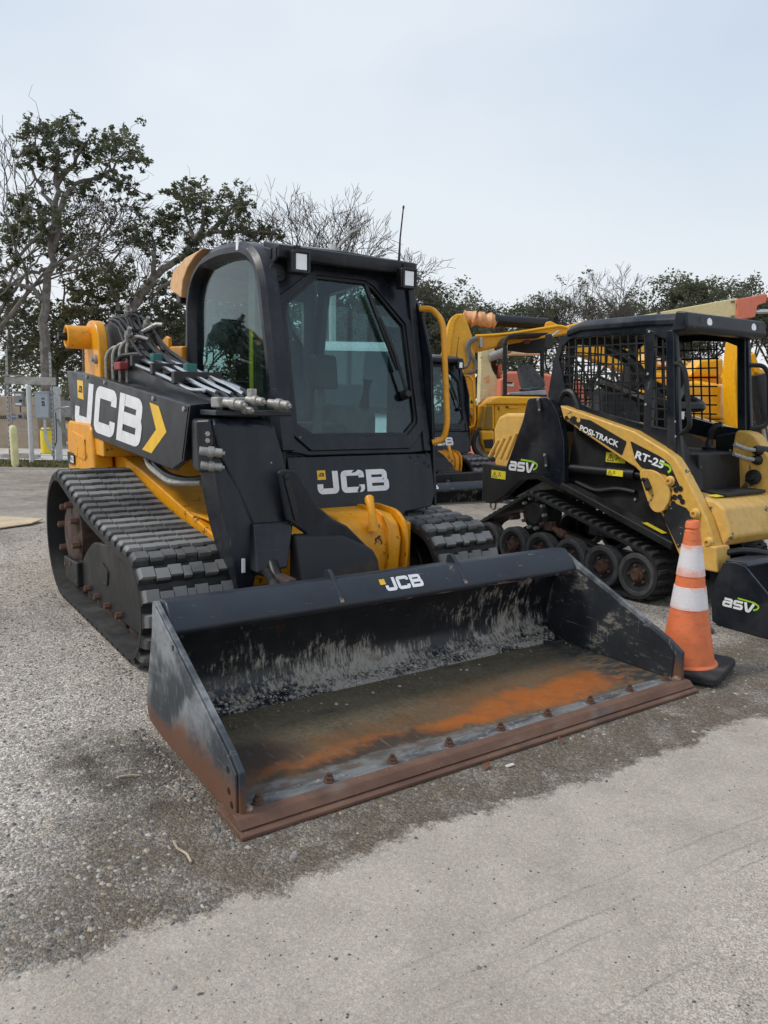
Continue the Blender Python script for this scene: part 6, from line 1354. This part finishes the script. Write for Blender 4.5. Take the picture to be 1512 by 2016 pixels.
# loose yellow machine flank at the right edge
S = 10.5
fk = thing('yellow_machine', 'yellow machine flank with black grille and white letters at the right edge', 'machine', gfoot(1530, S))
slab('upper_rail', [(480, 362), (700, 362), (700, 412), (490, 412)], S, .5, YELC, fk, ZH, .02); slab('letter_band', [(488, 415), (700, 415), (700, 455), (480, 455)], S+.02, .4, YELC, fk, ZH, .01)
text('VS', hp(*ZH(490, 450), S), RH, (0, 0, 1), .055, WHITE, fk, shear=.3, off=.01)
slab('middle_rail', [(500, 500), (700, 500), (700, 545), (520, 545)], S, .5, YELC, fk, ZH, .02); slab('dark_grille', [(480, 455), (700, 455), (700, 800), (480, 800)], S+.2, .3, INK, fk, ZH, .01); slab('lower_rail', [(510, 572), (700, 572), (700, 620), (520, 620)], S, .5, YELC, fk, ZH, .02)
slab('base', [(480, 800), (760, 800), (760, 1330), (480, 1330)], S+.1, 1.0, BLACK_MATT, fk, ZH, .02)

# ------------------------------------------------------------------ trees
BARK = plain('grey_oak_bark', (.165, .150, .135), .9, 0, .35, 6, .5, 14)
BARKD = plain('dark_twig_bark', (.085, .072, .062), .9, 0, .3, 6)
BARKP = plain('pale_bare_bark', (.20, .175, .155), .9, 0, .3, 6)
def leafmat(name, c):
    q = NB(name); n = q.noise(1.7, 3); cc = q.mix(q.mapr(n, .3, .7), c, tuple(x*.62 for x in c))
    q.t.nodes.remove(q.b); d = q.n('ShaderNodeBsdfDiffuse'); q.L(cc, d.inputs[0]); tr = q.n('ShaderNodeBsdfTranslucent'); q.L(cc, tr.inputs[0])
    m_ = q.n('ShaderNodeMixShader'); m_.inputs[0].default_value = .55; q.L(d.outputs[0], m_.inputs[1]); q.L(tr.outputs[0], m_.inputs[2]); q.L(m_.outputs[0], q.o.inputs[0]); return q.m
LEAF = [leafmat('leaf_deep_green', (.142, .160, .090)), leafmat('leaf_grey_green', (.185, .200, .138)), leafmat('leaf_olive', (.190, .185, .105)), leafmat('leaf_brown', (.12, .095, .055))]
def branch(m, a, b, ra, rb, rd, seg=5, wob=.08, n=5):
    L = (b-a).length; pts = []; rr = []
    for i in range(seg+1):
        t = i/seg; p = a.lerp(b, t)
        if 0 < i < seg: p = p+Vector((rd.gauss(0, 1), rd.gauss(0, 1), rd.gauss(0, .7)))*(wob*L/2.2)
        pts.append(p); rr.append(ra+(rb-ra)*t)
    m.tube(pts, 0, n, rr=rr); return pts
def leaf_cloud(V, F, MI, c, r, n, rd, size, mi, flat=.8):
    for _ in range(n):
        d = Vector((rd.gauss(0, 1), rd.gauss(0, 1), rd.gauss(0, 1)*flat)); d = d*(r*rd.random()**.45/max(.3, d.length))
        p = c+d; s = size*rd.uniform(.55, 1.25)
        u = Vector((rd.gauss(0, 1), rd.gauss(0, 1), rd.gauss(0, .6))).normalized(); v = u.cross(Vector((rd.gauss(0, 1), rd.gauss(0, 1), rd.gauss(0, 1)))).normalized()
        b = len(V); V += [p-u*s, p-v*s*.5, p+u*s, p+v*s*.5]; F.append((b, b+1, b+2, b+3)); MI.append(mi if rd.random() < .8 else rd.randrange(3))
def finish(V, F, MI, name, parent):
    me = bpy.data.meshes.new(name); c = Vector(parent.location)
    me.from_pydata([(p.x-c.x, p.y-c.y, p.z-c.z) for p in V], [], F)
    for l in LEAF: me.materials.append(l)
    me.polygons.foreach_set('material_index', MI)
    o = bpy.data.objects.new(name, me); col.objects.link(o); WLOC[o.name] = c.copy(); o.parent = parent; return o
def oak(label, base_px, s, limbs, clumps, seed, mi=0, leaf=.075, dens=1.0, spread=.55, rt=.22, group=None, bark=None):
    """limbs: polylines in zoom-B pixels (first starts at the foot); clumps: (x,y,r) in the same pixels"""
    rd = random.Random(seed); base = gfoot(base_px, s)
    t = thing('oak_tree', label, 'tree', base, group); m = MB(); nodes = []
    for li, pl in enumerate(limbs):
        P = [hp(*ZB(*p), s+rd.uniform(-.5, .5)*(i > 0)*(li > 0)) for i, p in enumerate(pl)]
        if li == 0: P = [base]+P
        r_ = rt*.72*(1 if li == 0 else .55*(.9 if li < 4 else .7))
        P2 = []
        for i in range(len(P)-1):
            for k in range(3): P2.append(P[i].lerp(P[i+1], k/3)+Vector((rd.gauss(0, 1), rd.gauss(0, 1), rd.gauss(0, .5)))*.035*(i+k > 0))
        P2.append(P[-1]); n_ = len(P2)
        m.tube(P2, 0, 8, rr=[r_*(1-.72*i/(n_-1)) for i in range(n_)])
        nodes += [(p, r_*(1-.72*i/(n_-1))) for i, p in enumerate(P2) if i > n_*.35]
    V, F, MI = [], [], []; tw = MB()
    for (x, y, r) in clumps:
        c = hp(*ZB(x, y), s+rd.uniform(-1, 1)*spread*2.2); R_ = r*1.18/2.908/FPX*s
        nd = min(nodes, key=lambda q: (q[0]-c).length*(1+.35*(q[0].z > c.z)))
        pts = branch(m, nd[0], c, min(nd[1]*.6, .045), .014, rd, 5, .16)
        k = max(7, int(16*dens*(R_/.4)))
        for _ in range(5):
            d = Vector((rd.gauss(0, 1), rd.gauss(0, 1), rd.gauss(0, .8))); branch(tw, pts[-2].lerp(c, rd.random()), c+d*(R_*1.15), .010, .004, rd, 4, .2, 3)
        for _ in range(k):
            d = Vector((rd.gauss(0, 1), rd.gauss(0, 1), rd.gauss(0, .75))); e_ = c+d*(R_*.80)
            branch(tw, pts[-2].lerp(c, rd.random()), e_, .012, .004, rd, 3, .18, 3)
            leaf_cloud(V, F, MI, e_, R_*.38, int(rd.uniform(16, 34)*dens), rd, leaf, mi if rd.random() < .75 else (mi+1) % 3)
    m.build('trunk', bark or BARK, t); tw.build('twigs', BARKD, t)['kind'] = 'stuff'; finish(V, F, MI, 'crown', t); return t
def bare(label, base, h, seed, spread=.55, rt=.14, group=None, leafy=0, bark=None, depth=7, name='bare_tree'):
    rd = random.Random(seed); t = thing(name, label, 'tree', base, group); m = MB(); V, F, MI = [], [], []
    tw = MB()
    def grow(p, d, L, r, k):
        pts = [p]; q = p; dd = d.copy()
        for i in range(3):
            dd = (dd+Vector((rd.gauss(0, 1), rd.gauss(0, 1), rd.gauss(0, .6)))*.16).normalized(); q = q+dd*(L/3); pts.append(q)
        (m if k > 2 else tw).tube(pts, 0, 6 if k > 3 else 3, rr=[r*(1-.32*i/3) for i in range(4)])
        if k == 0: 
            if leafy and rd.random() < leafy: leaf_cloud(V, F, MI, q, .36, 20, rd, .085, rd.choice((0, 1, 1, 2)))
            return
        nb = 2 if rd.random() < .45 else 3
        for b in range(nb):
            a = rd.random()*6.28; side = dd.orthogonal().normalized(); side.rotate(Matrix.Rotation(a, 3, dd))
            nd_ = (dd+side*rd.uniform(.35, .9)*spread*1.5+Vector((0, 0, .12))).normalized()
            grow(pts[-1] if b < 2 else pts[2], nd_, L*rd.uniform(.62, .86), max(.009, r*.64), k-1)
    tr_ = [base, base+Vector((rd.gauss(0, .1), rd.gauss(0, .1), h*.16)), base+Vector((rd.gauss(0, .15), rd.gauss(0, .15), h*.30))]
    m.tube(tr_, 0, 8, rr=[rt, rt*.85, rt*.75])
    for b in range(3):
        a = b*2.09+rd.random(); grow(tr_[-1], Vector((math.cos(a)*spread, math.sin(a)*spread, 1)).normalized(), h*.20, rt*.58, depth-1)
    m.build('trunk', bark or BARK, t)
    if tw.v: tw.build('twigs', bark or BARKD, t)['kind'] = 'stuff'
    if V: finish(V, F, MI, 'crown', t)
    return t
oak('tall oak with clumped dark foliage at the left, above the utility stand', 86, 24, [
    [(265, 1330), (245, 1200), (270, 1000), (300, 800), (320, 560), (325, 400), (330, 250)],
    [(300, 800), (360, 480), (440, 410), (560, 370), (650, 330), (720, 230)], [(325, 420), (420, 300), (470, 190)], [(250, 1080), (170, 1000), (60, 990), (-60, 900)], [(320, 560), (230, 430), (170, 300), (200, 120)], [(280, 900), (180, 920), (90, 960), (-40, 1080)], [(330, 640), (210, 720), (110, 830), (60, 900)]],
    [(210, 95, 66), (355, 95, 55), (385, 60, 30), (300, 170, 70), (170, 190, 50), (440, 190, 66), (560, 215, 62), (610, 130, 35), (690, 170, 66), (760, 215, 58), (785, 290, 36), (640, 270, 55), (250, 300, 55), (170, 270, 44), (490, 280, 50), (330, 300, 50), (690, 420, 48), (790, 450, 40), (640, 390, 35), (400, 480, 60), (500, 440, 45), (300, 560, 60), (370, 620, 66), (280, 700, 75), (430, 720, 66), (120, 590, 58), (180, 500, 50), (80, 690, 55), (60, 800, 70), (170, 660, 50), (320, 780, 52), (50, 880, 45), (110, 520, 40), (240, 620, 45), (350, 860, 40)], 1, 0, .065, 1.0, rt=.24)
oak('oak with a leaning trunk and broad crown left of the cab', 262, 26, [
    [(720, 1230), (760, 1130), (850, 1000), (900, 930), (1020, 850), (1110, 740), (1200, 690), (1420, 685)],
    [(880, 960), (880, 850), (880, 760), (860, 690)], [(1110, 740), (1160, 650), (1160, 560)], [(1200, 690), (1290, 600), (1350, 520)], [(1110, 740), (1060, 600), (1040, 510)], [(900, 1020), (1000, 960), (1080, 900)]],
    [(880, 650, 70), (960, 680, 66), (820, 720, 60), (870, 760, 50), (760, 700, 40), (930, 600, 40), (1060, 510, 62), (1150, 540, 66), (1250, 500, 66), (1350, 500, 60), (1290, 590, 60), (1180, 620, 52), (1000, 460, 40), (1110, 440, 35), (1400, 560, 44), (1330, 650, 50), (1430, 710, 36), (1510, 690, 40), (1120, 760, 44), (1090, 820, 40), (1560, 700, 36), (990, 600, 36)], 2, 0, .07, 1.0, rt=.26)
oak('slender oak with thin pale trunk between the two big oaks', 238, 25.5, [[(690, 1180), (670, 1080), (620, 960), (580, 880), (560, 780), (600, 640)], [(600, 930), (680, 800), (740, 700)]],
    [(600, 820, 50), (560, 760, 45), (520, 620, 45), (590, 560, 45), (640, 640, 45), (700, 620, 45), (740, 540, 40), (660, 740, 45), (480, 560, 40), (560, 500, 36), (690, 500, 36), (780, 580, 30)], 3, 3, .06, .42, rt=.12)
und = 'understorey trees at the left'
for k, (lab, bpx, s, lim, cl, mi) in enumerate([
    ('low olive tree tangled behind the yellow pivot tower', 170, 27, [[(480, 1300), (440, 1150), (380, 1080)], [(440, 1150), (560, 1100), (650, 1050)]], [(560, 900, 60), (680, 920, 70), (620, 1000, 70), (720, 1000, 62), (500, 1150, 70), (620, 1130, 76), (400, 1130, 60), (440, 1020, 55), (560, 1060, 55), (500, 960, 40)], 2),
    ('dense dark shrub tree right of the leaning oak trunk', 320, 28, [[(930, 1330), (920, 1200), (880, 1100)]], [(860, 1100, 80), (950, 1200, 84), (1000, 1050, 56), (900, 1330, 90), (780, 1380, 74), (820, 1230, 70), (1040, 1180, 60), (1010, 1330, 70), (760, 1280, 60), (1060, 1000, 50), (960, 980, 45)], 1),
    ('dark bushy tree at the far left edge', 15, 27, [[(40, 1400), (50, 1250), (40, 1150)]], [(50, 1150, 80), (150, 1250, 84), (50, 1300, 80), (150, 1120, 60), (200, 1330, 70), (100, 1400, 90), (-40, 1200, 90), (220, 1180, 50), (-30, 1050, 60), (30, 1050, 45)], 0),
    ('grey green thicket behind the utility stand', 110, 29, [[(330, 1400), (340, 1280), (300, 1200)]], [(300, 1300, 90), (400, 1400, 80), (330, 1180, 70), (560, 1300, 84), (480, 1380, 80), (660, 1330, 80), (250, 1420, 80), (420, 1260, 66), (600, 1420, 80), (340, 1440, 80), (700, 1240, 60)], 1)]):
    oak(lab, bpx, s, lim, cl, 20+k, (2, 1, 1, 2)[k], .085, .9, .8, .14, und)
for k, (px, s, h, lab) in enumerate([(-12, 25, 11.0, 'bare twiggy tree cut by the left frame edge'), (182, 29, 8.6, 'bare thin tree behind the tall oak')]): bare(lab, gfoot(px, s), h, 40+k, .5, .14, 'bare trees')
for k, (px, s, h, sp, lab) in enumerate([(540, 27, 8.6, .5, 'bare tree rising just right of the broad oak crown'), (600, 30, 9.6, .55, 'bare tree behind the left half of the cab roof'), (645, 28, 9.3, .62, 'widest bare tree, above the street lamp'), (735, 31, 8.4, .6, 'bare tree behind the cab antenna')]):
    bare(lab, gfoot(px, s), h, 50+k, sp, .13, 'bare trees', bark=BARKD)
for k, (px, s, h, lab) in enumerate([(395, 29, 5.6, 'leafy tree seen through the left half of the cab side window'), (462, 31, 6.0, 'leafy tree seen through the right half of the cab side window'), (545, 30, 5.6, 'leafy tree behind the cab corner pillar'), (620, 32, 6.0, 'leafy tree seen through the left half of the windscreen'), (700, 31, 5.8, 'leafy tree seen through the right half of the windscreen'), (775, 33, 6.2, 'leafy tree behind the right edge of the cab')]):
    bare(lab, gfoot(px, s), h, 140+k, .62, .12, 'leafy trees hidden behind the cab', .6, BARKD, name='leafy_tree')
# row of trees behind the machines on the right
right = [(838, 33, 6.9, 'l', 'dark leafy tree just right of the near cab'), (880, 37, 6.6, 'l', 'leafy tree above the excavator stick'), (930, 36, 6.3, 'm', 'thin half bare tree above the wrapped cylinder rod'), (985, 40, 6.9, 'm', 'half bare tree right of the excavator boom end'), (1040, 41, 7.0, 'l', 'leafy tree above the roller canopy'), (1085, 38, 7.4, 'b', 'bare branching tree left of the tallest bare one'), (1150, 39, 8.2, 'b', 'tall bare tree above the small loader cab'), (1205, 37, 8.3, 'b', 'tallest bare tree with fine upright twigs'), (1235, 42, 8.0, 'l', 'leafy tree right of the tallest bare tree'), (1290, 41, 7.2, 'm', 'half leafy tree above the long cream boom'), (1350, 38, 8.3, 'l', 'leafy tree above the boom end, left of the pair'), (1430, 37, 8.3, 'l', 'broad leafy tree above the orange boom head'), (1505, 39, 7.4, 'l', 'leafy tree cut by the right frame edge')]
for k, (px, s, h, kd, lab) in enumerate(right):
    b = gfoot(px, s); rd = random.Random(80+k)
    if kd == 'b': bare(lab, b, h*1.0, 80+k, .52, .12, 'trees behind the machines', .02, BARKD); continue
    if kd == 'm': bare(lab, b, h*1.0, 80+k, .55, .12, 'trees behind the machines', .16, BARKD, name='leafy_tree'); continue
    bare(lab, b, h*.98, 80+k, .62, .14, 'trees behind the machines', .62, BARKD, name='leafy_tree')
# far wood that closes the view
rd = random.Random(99); V, F, MI = [], [], []
for k in range(1500):
    px = rd.uniform(-700, 2300); s = rd.uniform(44, 56); hh = 3.2+1.0*mnoise.noise(Vector((px*.006, 3, 0)))+rd.uniform(-.5, .5)
    if 350 < px < 820: hh -= .3
    p = gfoot(px, s); c = p+Vector((0, 0, hh*rd.random()**.8)); leaf_cloud(V, F, MI, c, .95, 34, rd, .17, rd.choice((0, 1, 1, 2)), .9)
me = bpy.data.meshes.new('far_wood'); me.from_pydata(V, [], F)
for l in LEAF: me.materials.append(l)
me.polygons.foreach_set('material_index', MI)
o = bpy.data.objects.new('far_wood', me); col.objects.link(o); tag(o, 'dark belt of distant woodland closing the view', 'woodland', kind='stuff')

# ------------------------------------------------------------------ small litter on the ground
def litter(name, label, cat, build): o = build(); tag(o, label, cat); return o
TWIG = plain('pale_twig', (.42, .34, .24), .8, 0, .2); DLEAF = plain('dead_leaf', (.16, .06, .03), .8, 0, .3); PAPER = plain('paper_scrap', (.62, .58, .52), .8)
litter('twig', 'thin pale twig lying on damp soil left of the bucket corner', 'twig', lambda: MB().tube([(-1.245, .10, .006), (-1.25, .055, .010), (-1.235, .02, .006), (-1.238, -.02, .005)], .0035, 6).build('twig', TWIG))
litter('twig', 'short pale twig on the dark damp patch beside the bucket side', 'twig', lambda: MB().tube([(-1.27, .56, .006), (-1.235, .545, .009), (-1.21, .535, .005)], .003, 6).build('twig', TWIG))
def leaf_obj(x, y, a, s): return lambda: MB().add([(x+s*(u*math.cos(a)-v*math.sin(a)), y+s*(u*math.sin(a)+v*math.cos(a)), .006+w_) for u, v, w_ in ((-1, 0, .0), (-.3, -.5, .006), (.6, -.4, .004), (1, 0, .012), (.6, .4, .008), (-.3, .5, .012))], [(0, 1, 2, 5), (2, 3, 4, 5)]).build('dead_leaf', DLEAF)
litter('dead_leaf', 'reddish dead leaf under the middle of the cutting edge', 'leaf', leaf_obj(-.19, -.035, .4, .022))
litter('dead_leaf', 'dark dead leaf near the right end of the cutting edge', 'leaf', leaf_obj(.18, -.03, 1.2, .02))
litter('paper_scrap', 'small pale paper scrap in front of the cutting edge', 'paper', lambda: MB().box((-.13, -.075, .002), (-.095, -.062, .008)).build('paper_scrap', PAPER, None, .002))
litter('rock', 'dark fist sized stone on gravel behind the traffic cone', 'stone', lambda: MB().loft([[(1.93+r_*.05*math.cos(k*1.047)*(1+.2*math.sin(k*2.3)), .52+r_*.04*math.sin(k*1.047), z) for k in range(6)] for z, r_ in ((.0, .9), (.018, 1.0), (.035, .6))], True, False).build('rock', SCm, None, .006))
